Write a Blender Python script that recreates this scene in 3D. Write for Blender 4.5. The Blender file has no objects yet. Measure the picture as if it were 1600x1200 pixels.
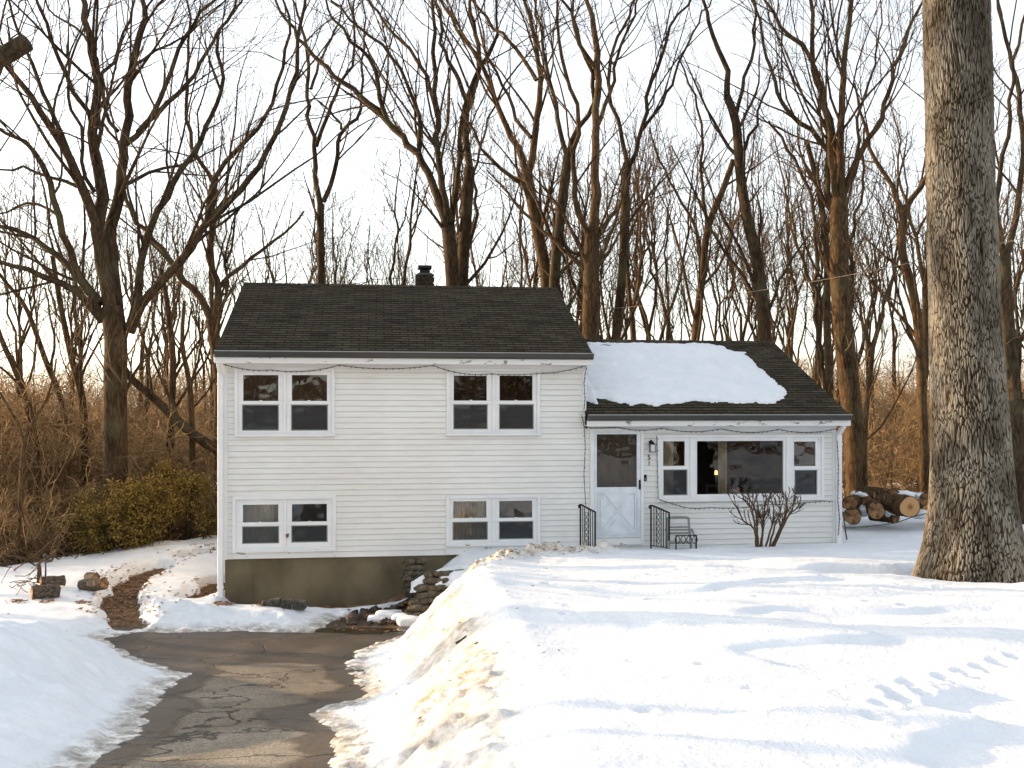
import bpy, math, random
import numpy as np
from mathutils import noise, Vector
rng = np.random.default_rng(51)
random.seed(51)
S = bpy.context.scene
COL = S.collection
F = 1540.0          # focal length in photo pixels
HX, HY = 800.0, 640.0
R = math.radians

# ------------------------------------------------------------------ basics
def at(px, py, Y):
    return Vector(((px-HX)/F*Y, Y, -(py-HY)/F*Y))
def sstep(a, b, x):
    t = np.clip((x-a)/(b-a), 0, 1); return t*t*(3-2*t)

def tag(o, label=None, cat=None, group=None, kind=None):
    if label: o['label'] = label
    if cat: o['category'] = cat
    if group: o['group'] = group
    if kind: o['kind'] = kind
    return o
def thing(name, label, cat, loc=(0, 0, 0), rz=0, group=None):
    o = bpy.data.objects.new(name, None); COL.objects.link(o)
    o.location = loc; o.rotation_euler = (0, 0, rz)
    return tag(o, label, cat, group)
def np_mesh(name, V, Fq, smooth=False):
    """V (n,3) float, Fq (m,k) int with constant k, or a list of such arrays"""
    me = bpy.data.meshes.new(name)
    if not isinstance(Fq, list): Fq = [Fq]
    Fq = [np.asarray(f) for f in Fq if len(f)]
    V = np.asarray(V, dtype=np.float32)
    me.vertices.add(len(V)); me.vertices.foreach_set('co', V.ravel())
    tot = np.concatenate([np.full(len(f), f.shape[1], dtype=np.int32) for f in Fq])
    idx = np.concatenate([f.ravel() for f in Fq]).astype(np.int32)
    me.loops.add(len(idx)); me.loops.foreach_set('vertex_index', idx)
    me.polygons.add(len(tot))
    st = np.concatenate([[0], np.cumsum(tot)[:-1]]).astype(np.int32)
    me.polygons.foreach_set('loop_start', st)
    me.polygons.foreach_set('loop_total', tot)
    if smooth: me.polygons.foreach_set('use_smooth', np.ones(len(tot), dtype=bool))
    me.update(calc_edges=True); me.validate()
    return me
def obj(name, me, mat=None, parent=None, loc=None):
    o = bpy.data.objects.new(name, me); COL.objects.link(o)
    if mat and not me.materials: me.materials.append(mat)
    if parent: o.parent = parent
    if loc is not None: o.location = loc
    return o
class MB:
    def __init__(s): s.v = []; s.f = []
    def quad(s, a, b, c, d):
        n = len(s.v); s.v += [a, b, c, d]; s.f.append((n, n+1, n+2, n+3))
    def tri(s, a, b, c):
        n = len(s.v); s.v += [a, b, c]; s.f.append((n, n+1, n+2))
    def box(s, x0, x1, y0, y1, z0, z1, jit=0):
        n = len(s.v)
        for z in (z0, z1):
            for (x, y) in ((x0, y0), (x1, y0), (x1, y1), (x0, y1)):
                s.v.append((x+random.uniform(-jit, jit), y+random.uniform(-jit, jit), z+random.uniform(-jit, jit)))
        for f in ((0, 3, 2, 1), (4, 5, 6, 7), (0, 1, 5, 4), (1, 2, 6, 5), (2, 3, 7, 6), (3, 0, 4, 7)):
            s.f.append(tuple(n+i for i in f))
    def ring(s, x0, x1, z0, z1, w, y0, y1, wt=None, wb=None):
        """rectangular frame in the xz plane, members butted"""
        wt = w if wt is None else wt; wb = w if wb is None else wb
        s.box(x0, x0+w, y0, y1, z0, z1); s.box(x1-w, x1, y0, y1, z0, z1)
        s.box(x0+w, x1-w, y0, y1, z0, z0+wb); s.box(x0+w, x1-w, y0, y1, z1-wt, z1)
    def bar(s, a, b, w, h=None, up=(0, 0, 1)):
        h = h or w; a = Vector(a); b = Vector(b); t = (b-a).normalized()
        u = t.cross(Vector(up)); u = u.normalized() if u.length > 1e-4 else Vector((1, 0, 0)); v = u.cross(t)
        n = len(s.v)
        for p in (a, b):
            for (i, j) in ((-1, -1), (1, -1), (1, 1), (-1, 1)): s.v.append(tuple(p+u*i*w/2+v*j*h/2))
        for f in ((0, 1, 2, 3), (7, 6, 5, 4), (0, 4, 5, 1), (1, 5, 6, 2), (2, 6, 7, 3), (3, 7, 4, 0)): s.f.append(tuple(n+i for i in f))
    def tube(s, pts, r, sides=8, r1=None, cap=True):
        pts = [Vector(p) for p in pts]; n = len(pts); base = len(s.v)
        for i, p in enumerate(pts):
            t = (pts[min(i+1, n-1)]-pts[max(i-1, 0)]).normalized()
            ref = Vector((0, 0, 1)) if abs(t.z) < .9 else Vector((0, 1, 0))
            u = t.cross(ref).normalized(); v = t.cross(u)
            rr = r if r1 is None else r+(r1-r)*i/(n-1)
            for k in range(sides):
                a = 2*math.pi*k/sides; s.v.append(tuple(p+u*math.cos(a)*rr+v*math.sin(a)*rr))
        for i in range(n-1):
            for k in range(sides):
                k2 = (k+1) % sides
                s.f.append((base+i*sides+k, base+i*sides+k2, base+(i+1)*sides+k2, base+(i+1)*sides+k))
        if cap:
            s.f.append(tuple(base+k for k in range(sides))[::-1]); s.f.append(tuple(base+(n-1)*sides+k for k in range(sides)))
    def build(s, name, mat, parent=None, off=(0, 0, 0), bevel=0, smooth=False):
        me = bpy.data.meshes.new(name)
        me.from_pydata([(v[0]-off[0], v[1]-off[1], v[2]-off[2]) for v in s.v], [], s.f); me.update()
        if smooth: me.polygons.foreach_set('use_smooth', np.ones(len(me.polygons), dtype=bool))
        o = obj(name, me, mat, parent)
        if bevel:
            m = o.modifiers.new('bevel', 'BEVEL'); m.width = bevel; m.segments = 1; m.limit_method = 'ANGLE'
        return o

# ------------------------------------------------------------------ numpy noise
_perm = np.random.default_rng(7).permutation(512).astype(np.int64)
_perm = np.concatenate([_perm, _perm])
_ga = np.random.default_rng(8).uniform(0, 2*np.pi, 1024)
def pn(x, y):
    xi = np.floor(x).astype(np.int64); yi = np.floor(y).astype(np.int64)
    xf = x-xi; yf = y-yi
    u = xf*xf*xf*(xf*(xf*6-15)+10); v = yf*yf*yf*(yf*(yf*6-15)+10)
    def g(ix, iy, dx, dy):
        h = _perm[(_perm[ix & 511]+iy) & 511]; a = _ga[h]
        return np.cos(a)*dx+np.sin(a)*dy
    n00 = g(xi, yi, xf, yf); n10 = g(xi+1, yi, xf-1, yf); n01 = g(xi, yi+1, xf, yf-1); n11 = g(xi+1, yi+1, xf-1, yf-1)
    return (n00*(1-u)+n10*u)*(1-v)+(n01*(1-u)+n11*u)*v
def fbm(x, y, o=4, g=.5):
    s = 0; a = 1
    for i in range(o): s = s+a*pn(x*2**i+17.3*i, y*2**i-9.1*i); a *= g
    return s

# ------------------------------------------------------------------ materials
def new_mat(name):
    m = bpy.data.materials.new(name); m.use_nodes = True
    nt = m.node_tree; b = nt.nodes['Principled BSDF']; return m, nt, b
def N(nt, t, **kw):
    n = nt.nodes.new(t)
    for k, v in kw.items():
        if k in n.inputs: n.inputs[k].default_value = v
        else: setattr(n, k, v)
    return n
def ramp(nt, src, stops):
    r = nt.nodes.new('ShaderNodeValToRGB'); e = r.color_ramp.elements
    while len(e) < len(stops): e.new(.5)
    for i, (p, c) in enumerate(stops): e[i].position = p; e[i].color = (*c, 1) if len(c) == 3 else c
    nt.links.new(src, r.inputs[0]); return r
def coords(nt, scale=(1, 1, 1), kind='Object'):
    tc = nt.nodes.new('ShaderNodeTexCoord'); mp = nt.nodes.new('ShaderNodeMapping')
    mp.inputs['Scale'].default_value = scale; nt.links.new(tc.outputs[kind], mp.inputs[0]); return mp.outputs[0]
def bump(nt, b, h, strength=.3, dist=.02, prev=None):
    n = N(nt, 'ShaderNodeBump', Strength=strength, Distance=dist); nt.links.new(h, n.inputs['Height'])
    if prev: nt.links.new(prev.outputs[0], n.inputs['Normal'])
    nt.links.new(n.outputs[0], b.inputs['Normal']); return n
def noisy(name, c1, c2, scale=5, rough=.8, stretch=(1, 1, 1), detail=5, bs=0, bd=.01, spec=.3, lo=.35, hi=.65, bscale=None):
    m, nt, b = new_mat(name); co = coords(nt, stretch)
    n = N(nt, 'ShaderNodeTexNoise', Scale=scale, Detail=detail); nt.links.new(co, n.inputs[0])
    r = ramp(nt, n.outputs[0], [(lo, c1), (hi, c2)]); nt.links.new(r.outputs[0], b.inputs['Base Color'])
    b.inputs['Roughness'].default_value = rough; b.inputs['Specular IOR Level'].default_value = spec
    if bs:
        n2 = N(nt, 'ShaderNodeTexNoise', Scale=bscale or scale*3, Detail=6); nt.links.new(co, n2.inputs[0])
        bump(nt, b, n2.outputs[0], bs, bd)
    return m
def plain(name, c, rough=.5, metal=0, spec=.5):
    return noisy(name, tuple(x*.9 for x in c), tuple(min(1, x*1.06) for x in c), 6, rough, spec=spec)

def bark_mat(name, dark, light, scale=9, lichen=(.15, .15, .09)):
    m, nt, b = new_mat(name)
    co = coords(nt, (1, 1, .22))
    w = N(nt, 'ShaderNodeTexNoise', Scale=6, Detail=3); nt.links.new(co, w.inputs[0])
    mix = N(nt, 'ShaderNodeMixRGB', blend_type='LINEAR_LIGHT'); mix.inputs[0].default_value = .08
    nt.links.new(co, mix.inputs[1]); nt.links.new(w.outputs[1], mix.inputs[2])
    v = N(nt, 'ShaderNodeTexVoronoi', Scale=scale*1.6, feature='DISTANCE_TO_EDGE'); nt.links.new(mix.outputs[0], v.inputs[0])
    n = N(nt, 'ShaderNodeTexNoise', Scale=scale*.6, Detail=6); nt.links.new(co, n.inputs[0])
    r1 = ramp(nt, v.outputs[0], [(0.0, tuple(x*.55 for x in dark)), (.25, light)])
    r2 = ramp(nt, n.outputs[0], [(.35, dark), (.65, light)])
    mx = N(nt, 'ShaderNodeMixRGB'); mx.inputs[0].default_value = .5
    nt.links.new(r1.outputs[0], mx.inputs[1]); nt.links.new(r2.outputs[0], mx.inputs[2])
    n3 = N(nt, 'ShaderNodeTexNoise', Scale=1.3, Detail=3); nt.links.new(coords(nt), n3.inputs[0])
    r3 = ramp(nt, n3.outputs[0], [(.52, (0, 0, 0)), (.68, (.6, .6, .6))])
    mx2 = N(nt, 'ShaderNodeMixRGB'); nt.links.new(r3.outputs[0], mx2.inputs[0]); nt.links.new(mx.outputs[0], mx2.inputs[1])
    mx2.inputs[2].default_value = (*lichen, 1)
    nt.links.new(mx2.outputs[0], b.inputs['Base Color'])
    b.inputs['Roughness'].default_value = .95; b.inputs['Specular IOR Level'].default_value = .1
    bump(nt, b, r1.outputs[0], .9, .03)
    return m

M = {}
M['bark'] = bark_mat('bark', (.018, .012, .007), (.085, .058, .034), lichen=(.085, .08, .045))
M['bark_red'] = bark_mat('bark_red', (.024, .014, .008), (.12, .075, .038), lichen=(.09, .075, .04))
M['twig'] = noisy('twig', (.055, .036, .022), (.14, .095, .055), 1.2, .9, spec=.1)
M['brush'] = noisy('brush_twigs', (.10, .066, .034), (.36, .24, .12), 1.6, .9, spec=.1)
M['white'] = noisy('white_trim', (.68, .69, .70), (.76, .76, .76), 2.2, .5, bs=.05, bscale=30)
# siding: warm white vinyl with faint grime
def siding_mat():
    m, nt, b = new_mat('white_vinyl_siding'); co = coords(nt)
    n = N(nt, 'ShaderNodeTexNoise', Scale=.7, Detail=6); nt.links.new(co, n.inputs[0])
    r = ramp(nt, n.outputs[0], [(.3, (.68, .67, .645)), (.7, (.75, .75, .735))])
    co2 = coords(nt, (1.2, 1, 14)); n2 = N(nt, 'ShaderNodeTexNoise', Scale=2, Detail=4); nt.links.new(co2, n2.inputs[0])
    r2 = ramp(nt, n2.outputs[0], [(.45, (1, 1, 1)), (.75, (.90, .895, .87))])
    mx = N(nt, 'ShaderNodeMixRGB', blend_type='MULTIPLY'); mx.inputs[0].default_value = 1
    nt.links.new(r.outputs[0], mx.inputs[1]); nt.links.new(r2.outputs[0], mx.inputs[2])
    n4 = N(nt, 'ShaderNodeTexNoise', Scale=9, Detail=2); nt.links.new(co, n4.inputs[0])
    r4 = ramp(nt, n4.outputs[0], [(.77, (1, 1, 1)), (.80, (.55, .5, .4))])
    mx3 = N(nt, 'ShaderNodeMixRGB', blend_type='MULTIPLY'); mx3.inputs[0].default_value = 1
    nt.links.new(mx.outputs[0], mx3.inputs[1]); nt.links.new(r4.outputs[0], mx3.inputs[2])
    nt.links.new(mx3.outputs[0], b.inputs['Base Color']); b.inputs['Roughness'].default_value = .5
    return m
M['siding'] = siding_mat()
def peel_mat():
    m, nt, b = new_mat('peeling_white_trim'); co = coords(nt, (1, 1, 3))
    n = N(nt, 'ShaderNodeTexNoise', Scale=4, Detail=8, Roughness=.65); nt.links.new(co, n.inputs[0])
    r = ramp(nt, n.outputs[0], [(.60, (.70, .70, .69)), (.64, (.2, .18, .13))])
    nt.links.new(r.outputs[0], b.inputs['Base Color']); b.inputs['Roughness'].default_value = .6
    return m
M['peel'] = peel_mat()
M['gutter'] = plain('dark_gutter_paint', (.035, .035, .032), .35)
M['rim'] = plain('pale_gutter_rim', (.30, .31, .31), .4, spec=.5)  # paler than the gutter, for the strip along its top front edge
M['black'] = plain('black_iron', (.012, .012, .012), .6, spec=.25)
M['dark'] = plain('dark_interior', (.05, .045, .04), .8)
M['room'] = plain('dim_interior_wall', (.09, .075, .06), .9)
M['curtain'] = noisy('cream_curtain', (.55, .48, .36), (.68, .6, .46), 3, .9)
M['wire'] = plain('dark_green_wire', (.025, .04, .025), .5)
M['bulb'] = plain('small_dark_bulb', (.05, .05, .05), .2)
M['foundation'] = noisy('painted_concrete', (.085, .068, .040), (.17, .136, .085), 1.3, .85, (1, 1, .7), 8, .25, .01, .2)
M['grey_plastic'] = plain('grey_green_plastic', (.22, .24, .22), .6)
M['concrete'] = noisy('dark_block', (.03, .03, .025), (.09, .085, .07), 12, .95, bs=.6, bd=.01)
M['stone'] = noisy('field_stone', (.03, .025, .018), (.12, .10, .07), 7, .95, bs=.7, bd=.02)
M['stone_wet'] = noisy('damp_stone', (.018, .014, .010), (.075, .055, .038), 7, .7, bs=.7, bd=.02)
M['leaf'] = noisy('dead_leaf', (.10, .05, .02), (.24, .13, .06), 9, .8)
M['green'] = plain('green_plastic', (.005, .22, .09), .25)
M['brick'] = noisy('sooty_brick', (.012, .010, .008), (.05, .035, .025), 10, .95, bs=.5)
M['juniper'] = noisy('juniper_foliage', (.055, .040, .012), (.24, .165, .045), 3.5, .9, spec=.1)
M['old_wood'] = noisy('weathered_wood', (.03, .025, .02), (.13, .10, .07), 5, .95, (6, 1, 6), bs=.8, bd=.02)

def glass_mat(name, tint=.75, wav=.015, ws=3.0, k=1.15):
    m, nt, b = new_mat(name); nt.nodes.remove(b); out = nt.nodes['Material Output']
    fr = N(nt, 'ShaderNodeFresnel', IOR=1.62); tr = N(nt, 'ShaderNodeBsdfTransparent', Color=(tint, tint, tint*.98, 1))
    gl = N(nt, 'ShaderNodeBsdfGlossy', Roughness=.0, Color=(1, 1, 1, 1)); mx = N(nt, 'ShaderNodeMixShader')
    ad = N(nt, 'ShaderNodeMath', operation='MULTIPLY'); ad.inputs[1].default_value = k
    n = N(nt, 'ShaderNodeTexNoise', Scale=ws, Detail=1); nt.links.new(coords(nt), n.inputs[0])
    bp = N(nt, 'ShaderNodeBump', Strength=1, Distance=wav); nt.links.new(n.outputs[0], bp.inputs['Height'])
    nt.links.new(bp.outputs[0], gl.inputs['Normal'])
    nt.links.new(fr.outputs[0], ad.inputs[0]); nt.links.new(ad.outputs[0], mx.inputs[0])
    nt.links.new(tr.outputs[0], mx.inputs[1]); nt.links.new(gl.outputs[0], mx.inputs[2]); nt.links.new(mx.outputs[0], out.inputs[0])
    return m
M['glass'] = glass_mat('window_glass', wav=.02, k=1.7)
M['glass_flat'] = glass_mat('flat_window_glass', wav=.008, k=.8)
def screen_mat():
    m, nt, b = new_mat('insect_screen'); out = nt.nodes['Material Output']
    b.inputs['Base Color'].default_value = (.05, .055, .058, 1); b.inputs['Roughness'].default_value = .9
    tr = N(nt, 'ShaderNodeBsdfTransparent'); mx = N(nt, 'ShaderNodeMixShader'); mx.inputs[0].default_value = .5
    b.inputs['Base Color'].default_value = (.045, .05, .055, 1)
    nt.links.new(tr.outputs[0], mx.inputs[1]); nt.links.new(b.outputs[0], mx.inputs[2]); nt.links.new(mx.outputs[0], out.inputs[0])
    return m
M['screen'] = screen_mat()

def shingle_mat():
    m, nt, b = new_mat('dark_asphalt_shingles'); tc = nt.nodes.new('ShaderNodeTexCoord')
    br = N(nt, 'ShaderNodeTexBrick', Scale=1.0); br.offset = .5
    br.inputs['Brick Width'].default_value = .30; br.inputs['Row Height'].default_value = .125
    br.inputs['Mortar Size'].default_value = .011; br.inputs['Mortar Smooth'].default_value = .3
    br.inputs['Color1'].default_value = (.036, .031, .02, 1); br.inputs['Color2'].default_value = (.070, .058, .038, 1)
    br.inputs['Mortar'].default_value = (.010, .009, .008, 1)
    nt.links.new(tc.outputs['UV'], br.inputs[0])
    mp = nt.nodes.new('ShaderNodeMapping'); mp.inputs['Scale'].default_value = (.9, 2.4, 1); nt.links.new(tc.outputs['UV'], mp.inputs[0])
    n = N(nt, 'ShaderNodeTexNoise', Scale=1.6, Detail=9, Roughness=.7); nt.links.new(mp.outputs[0], n.inputs[0])
    r = ramp(nt, n.outputs[0], [(.36, (.45, .42, .40)), (.5, (1, 1, 1)), (.7, (1.0, 1.05, .85))])
    mx = N(nt, 'ShaderNodeMixRGB', blend_type='MULTIPLY'); mx.inputs[0].default_value = 1
    nt.links.new(br.outputs[0], mx.inputs[1]); nt.links.new(r.outputs[0], mx.inputs[2])
    n2 = N(nt, 'ShaderNodeTexNoise', Scale=120, Detail=2); nt.links.new(tc.outputs['UV'], n2.inputs[0])
    r2 = ramp(nt, n2.outputs[0], [(.3, (.6, .6, .6)), (.7, (1.3, 1.3, 1.3))])
    mx2 = N(nt, 'ShaderNodeMixRGB', blend_type='MULTIPLY'); mx2.inputs[0].default_value = 1
    nt.links.new(mx.outputs[0], mx2.inputs[1]); nt.links.new(r2.outputs[0], mx2.inputs[2])
    nt.links.new(mx2.outputs[0], b.inputs['Base Color']); b.inputs['Roughness'].default_value = .95
    b.inputs['Specular IOR Level'].default_value = .15
    inv = N(nt, 'ShaderNodeMath', operation='SUBTRACT'); inv.inputs[0].default_value = 1; nt.links.new(br.outputs[1], inv.inputs[1])
    bump(nt, b, inv.outputs[0], .8, .01)
    return m
M['shingle'] = shingle_mat()

def snow_mat():
    m, nt, b = new_mat('snow'); co = coords(nt)
    at_ = N(nt, 'ShaderNodeAttribute', attribute_name='dirt')
    n = N(nt, 'ShaderNodeTexNoise', Scale=2.2, Detail=8, Roughness=.65); nt.links.new(co, n.inputs[0])
    r = ramp(nt, n.outputs[0], [(.3, (.68, .72, .77)), (.7, (.77, .80, .84))])
    # dirt: tan ice and grit where the plough threw it
    n2 = N(nt, 'ShaderNodeTexNoise', Scale=7, Detail=8, Roughness=.7); nt.links.new(co, n2.inputs[0])
    rd = ramp(nt, n2.outputs[0], [(.38, (.30, .23, .15)), (.60, (.66, .585, .46))])
    mul = N(nt, 'ShaderNodeMath', operation='MULTIPLY'); nt.links.new(at_.outputs['Fac'], mul.inputs[0])
    rr = ramp(nt, n2.outputs[0], [(.40, (1, 1, 1)), (.62, (.62, .62, .62))]); nt.links.new(rr.outputs[0], mul.inputs[1])
    mx = N(nt, 'ShaderNodeMixRGB'); nt.links.new(mul.outputs[0], mx.inputs[0]); nt.links.new(r.outputs[0], mx.inputs[1]); nt.links.new(rd.outputs[0], mx.inputs[2])
    ia = N(nt, 'ShaderNodeAttribute', attribute_name='ice'); n7 = N(nt, 'ShaderNodeTexNoise', Scale=5, Detail=9, Roughness=.72); nt.links.new(co, n7.inputs[0])
    ri = ramp(nt, n7.outputs[0], [(.40, (.16, .14, .11)), (.50, (.42, .40, .36)), (.60, (.80, .80, .78))]); im = N(nt, 'ShaderNodeMath', operation='MULTIPLY'); im.inputs[1].default_value = .8; nt.links.new(ia.outputs['Fac'], im.inputs[0])
    mi_ = N(nt, 'ShaderNodeMixRGB'); nt.links.new(im.outputs[0], mi_.inputs[0]); nt.links.new(mx.outputs[0], mi_.inputs[1]); nt.links.new(ri.outputs[0], mi_.inputs[2])
    # grit and bits of bark blown over the crust
    vg = N(nt, 'ShaderNodeTexVoronoi', Scale=9); nt.links.new(co, vg.inputs[0]); rg = ramp(nt, vg.outputs['Distance'], [(.035, (.25, .18, .12)), (.06, (1, 1, 1))])
    mg = N(nt, 'ShaderNodeMixRGB', blend_type='MULTIPLY'); ng = N(nt, 'ShaderNodeTexNoise', Scale=.8, Detail=3); nt.links.new(co, ng.inputs[0]); rn = ramp(nt, ng.outputs[0], [(.5, (0, 0, 0)), (.62, (.8, .8, .8))])
    nt.links.new(rn.outputs[0], mg.inputs[0]); nt.links.new(mi_.outputs[0], mg.inputs[1]); nt.links.new(rg.outputs[0], mg.inputs[2])
    nt.links.new(mg.outputs[0], b.inputs['Base Color'])
    b.inputs['Roughness'].default_value = .6; b.inputs['Specular IOR Level'].default_value = .25
    n3 = N(nt, 'ShaderNodeTexNoise', Scale=30, Detail=6, Roughness=.6); nt.links.new(co, n3.inputs[0])
    n4 = N(nt, 'ShaderNodeTexNoise', Scale=5, Detail=6, Roughness=.6); nt.links.new(co, n4.inputs[0])
    b1 = bump(nt, b, n4.outputs[0], .55, .06)
    bump(nt, b, n3.outputs[0], .6, .016, b1)
    return m
M['snow'] = snow_mat()

def drive_mat():
    m, nt, b = new_mat('worn_asphalt'); co = coords(nt)
    n = N(nt, 'ShaderNodeTexNoise', Scale=.55, Detail=6, Roughness=.6, Distortion=.8); nt.links.new(coords(nt, (1.2, .8, 1)), n.inputs[0])
    r = ramp(nt, n.outputs[0], [(.38, (.08, .068, .052)), (.50, (.12, .108, .09)), (.66, (.19, .175, .15))])
    ag = N(nt, 'ShaderNodeTexVoronoi', Scale=75); nt.links.new(co, ag.inputs[0])
    ra = ramp(nt, ag.outputs['Color'], [(.1, (.55, .52, .48)), (.9, (1.6, 1.5, 1.35))])
    mx = N(nt, 'ShaderNodeMixRGB', blend_type='MULTIPLY'); mx.inputs[0].default_value = 1
    nt.links.new(r.outputs[0], mx.inputs[1]); nt.links.new(ra.outputs[0], mx.inputs[2])
    # cracks
    wn = N(nt, 'ShaderNodeTexNoise', Scale=2.2, Detail=5); nt.links.new(co, wn.inputs[0])
    ml = N(nt, 'ShaderNodeMixRGB', blend_type='LINEAR_LIGHT'); ml.inputs[0].default_value = .35
    nt.links.new(coords(nt, (.7, 1.1, 1)), ml.inputs[1]); nt.links.new(wn.outputs[1], ml.inputs[2])
    cr = N(nt, 'ShaderNodeTexVoronoi', Scale=.75, feature='DISTANCE_TO_EDGE'); nt.links.new(ml.outputs[0], cr.inputs[0])
    rc = ramp(nt, cr.outputs[0], [(.004, (.12, .11, .10)), (.016, (1, 1, 1))])
    mx2 = N(nt, 'ShaderNodeMixRGB', blend_type='MULTIPLY'); mx2.inputs[0].default_value = .9
    nt.links.new(mx.outputs[0], mx2.inputs[1]); nt.links.new(rc.outputs[0], mx2.inputs[2])
    wa = N(nt, 'ShaderNodeAttribute', attribute_name='wet'); wr_ = ramp(nt, wa.outputs['Fac'], [(.25, (1.15, 1.15, 1.15)), (.6, (.46, .39, .30))])
    mx3 = N(nt, 'ShaderNodeMixRGB', blend_type='MULTIPLY'); mx3.inputs[0].default_value = 1; nt.links.new(mx2.outputs[0], mx3.inputs[1]); nt.links.new(wr_.outputs[0], mx3.inputs[2])
    nt.links.new(mx3.outputs[0], b.inputs['Base Color'])
    rr = ramp(nt, wa.outputs['Fac'], [(.3, (.9, .9, .9)), (.9, (.42, .42, .42))]); nt.links.new(rr.outputs[0], b.inputs['Roughness'])
    b1 = bump(nt, b, rc.outputs[0], .7, .02); bump(nt, b, ag.outputs['Distance'], .5, .006, b1)
    return m
M['drive'] = drive_mat()
def soil_mat():
    m, nt, b = new_mat('leaf_litter_soil'); co = coords(nt)
    v = N(nt, 'ShaderNodeTexVoronoi', Scale=16); nt.links.new(co, v.inputs[0])
    r = ramp(nt, v.outputs['Color'], [(.1, (.05, .028, .015)), (.5, (.13, .075, .035)), (.9, (.22, .14, .07))])
    n = N(nt, 'ShaderNodeTexNoise', Scale=.5, Detail=5); nt.links.new(co, n.inputs[0])
    r2 = ramp(nt, n.outputs[0], [(.3, (.6, .6, .6)), (.7, (1.25, 1.2, 1.1))])
    mx = N(nt, 'ShaderNodeMixRGB', blend_type='MULTIPLY'); mx.inputs[0].default_value = 1
    nt.links.new(r.outputs[0], mx.inputs[1]); nt.links.new(r2.outputs[0], mx.inputs[2])
    wa = N(nt, 'ShaderNodeAttribute', attribute_name='wet'); wr_ = ramp(nt, wa.outputs['Fac'], [(.1, (1, 1, 1)), (.8, (.3, .27, .24))]); mw = N(nt, 'ShaderNodeMixRGB', blend_type='MULTIPLY'); mw.inputs[0].default_value = 1
    nt.links.new(mx.outputs[0], mw.inputs[1]); nt.links.new(wr_.outputs[0], mw.inputs[2]); nt.links.new(mw.outputs[0], b.inputs['Base Color'])
    b.inputs['Roughness'].default_value = .95; bump(nt, b, v.outputs['Distance'], .8, .04)
    return m
M['soil'] = soil_mat()
M['water'] = noisy('puddle_water', (.02, .014, .008), (.03, .022, .012), 2, .03, spec=.6)
M['snow_plain'] = M['snow']

# ------------------------------------------------------------------ terrain
def IP(y, ys, vs): return np.interp(y, ys, vs)
DY = [-30, 0, 7, 9, 11, 13, 15, 16.5, 19]; DZ = [-1.6, -1.7, -2.55, -2.85, -3.12, -3.34, -3.46, -3.52, -3.55]
def h_drive(Y): return IP(Y, DY, DZ)
def h_yard(x, Y):
    z = IP(Y, [-30, 0, 5, 9, 13, 17, 19, 24, 34, 60], [-1.75, -1.8, -2.0, -2.12, -2.36, -2.66, -2.82, -2.80, -2.9, -3.2])
    return z+0.012*np.clip(x-3, 0, 20)
def h_left(x, Y):
    return IP(Y, [-30, 0, 8, 12, 17, 20, 23, 40, 60], [-1.65, -1.8, -2.7, -3.2, -3.46, -3.30, -3.04, -3.2, -3.2])-.02*np.clip(-x-8, 0, 10)
FY = [-5, 7, 9, 11.8, 14.2, 15.4, 16.4, 17.3, 18.3]
FXR = [-.9, -1.0, -1.1, -1.6, -1.8, -1.55, -1.6, -2.5, -2.9]     # drive edge at the right bank
CXR = [.8, .35, .12, -.15, -.35, 0, .25, .0, -.3]         # crest of the bank
def hill(x, Y):
    d = np.sqrt((x*.8)**2+np.maximum(Y, 0)**2)
    return 3.0*sstep(48, 125, d)*(Y > 0)+ 5.5*sstep(-7, -60, Y)
def ground_h(x, Y):
    wr = sstep(IP(Y, FY, FXR), IP(Y, FY, CXR), x)
    wl = sstep(-3.6, -6.5, x)
    base = h_drive(Y)*(1-wl)+h_left(x, Y)*wl
    z = base*(1-wr)+h_yard(x, Y)*wr
    return z+hill(x, Y)+.03*fbm(x*.5, Y*.5, 3)
# drive outline (world) of bare asphalt
LEFT = [(-2.55, 5), (-3.05, 7), (-3.15, 8.2), (-3.45, 9.3), (-3.8, 10.9), (-3.9, 12.0), (-4.5, 12.7), (-5.2, 13.4), (-5.9, 14.3), (-5.75, 14.9), (-4.9, 15.15), (-4.2, 15.35), (-3.1, 15.3), (-2.95, 16.5), (-1.9, 16.6),
        (-1.62, 15.4), (-1.95, 14.6), (-2.15, 14.0), (-2.2, 12.9), (-1.85, 11.6), (-1.55, 10.6), (-1.95, 9.4), (-1.55, 8.5), (-1.25, 7), (-1.0, 5), (-.9, 0), (-.9, -6), (-3.2, -6), (-3.0, 0)]
def poly_sd(x, y, P):
    """signed distance, negative inside"""
    P = np.array(P, float); d = np.full(x.shape, 1e9); ins = np.zeros(x.shape, bool); n = len(P)
    for i in range(n):
        a = P[i]; b = P[(i+1) % n]; e = b-a
        t = np.clip(((x-a[0])*e[0]+(y-a[1])*e[1])/(e@e), 0, 1)
        d = np.minimum(d, np.hypot(x-a[0]-t*e[0], y-a[1]-t*e[1]))
        c = ((a[1] > y) != (b[1] > y)) & (x < e[0]*(y-a[1])/(e[1] if e[1] else 1e-9)+a[0]); ins ^= c
    return np.where(ins, -d, d)
def line_d(x, y, L):
    d = np.full(x.shape, 1e9)
    for a, b in zip(L[:-1], L[1:]):
        a = np.array(a, float); b = np.array(b, float); e = b-a
        t = np.clip(((x-a[0])*e[0]+(y-a[1])*e[1])/(e@e), 0, 1)
        d = np.minimum(d, np.hypot(x-a[0]-t*e[0], y-a[1]-t*e[1]))
    return d
CREST = [(-.62, 7), (-.62, 9), (-.75, 11), (-.8, 13), (-.72, 14.6), (-.3, 15.6), (.5, 16.4), (1.5, 17.0)]
DIRTY = [(-.5, 15.2), (-.1, 15.9), (.6, 16.5), (1.5, 17.1)]
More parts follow.
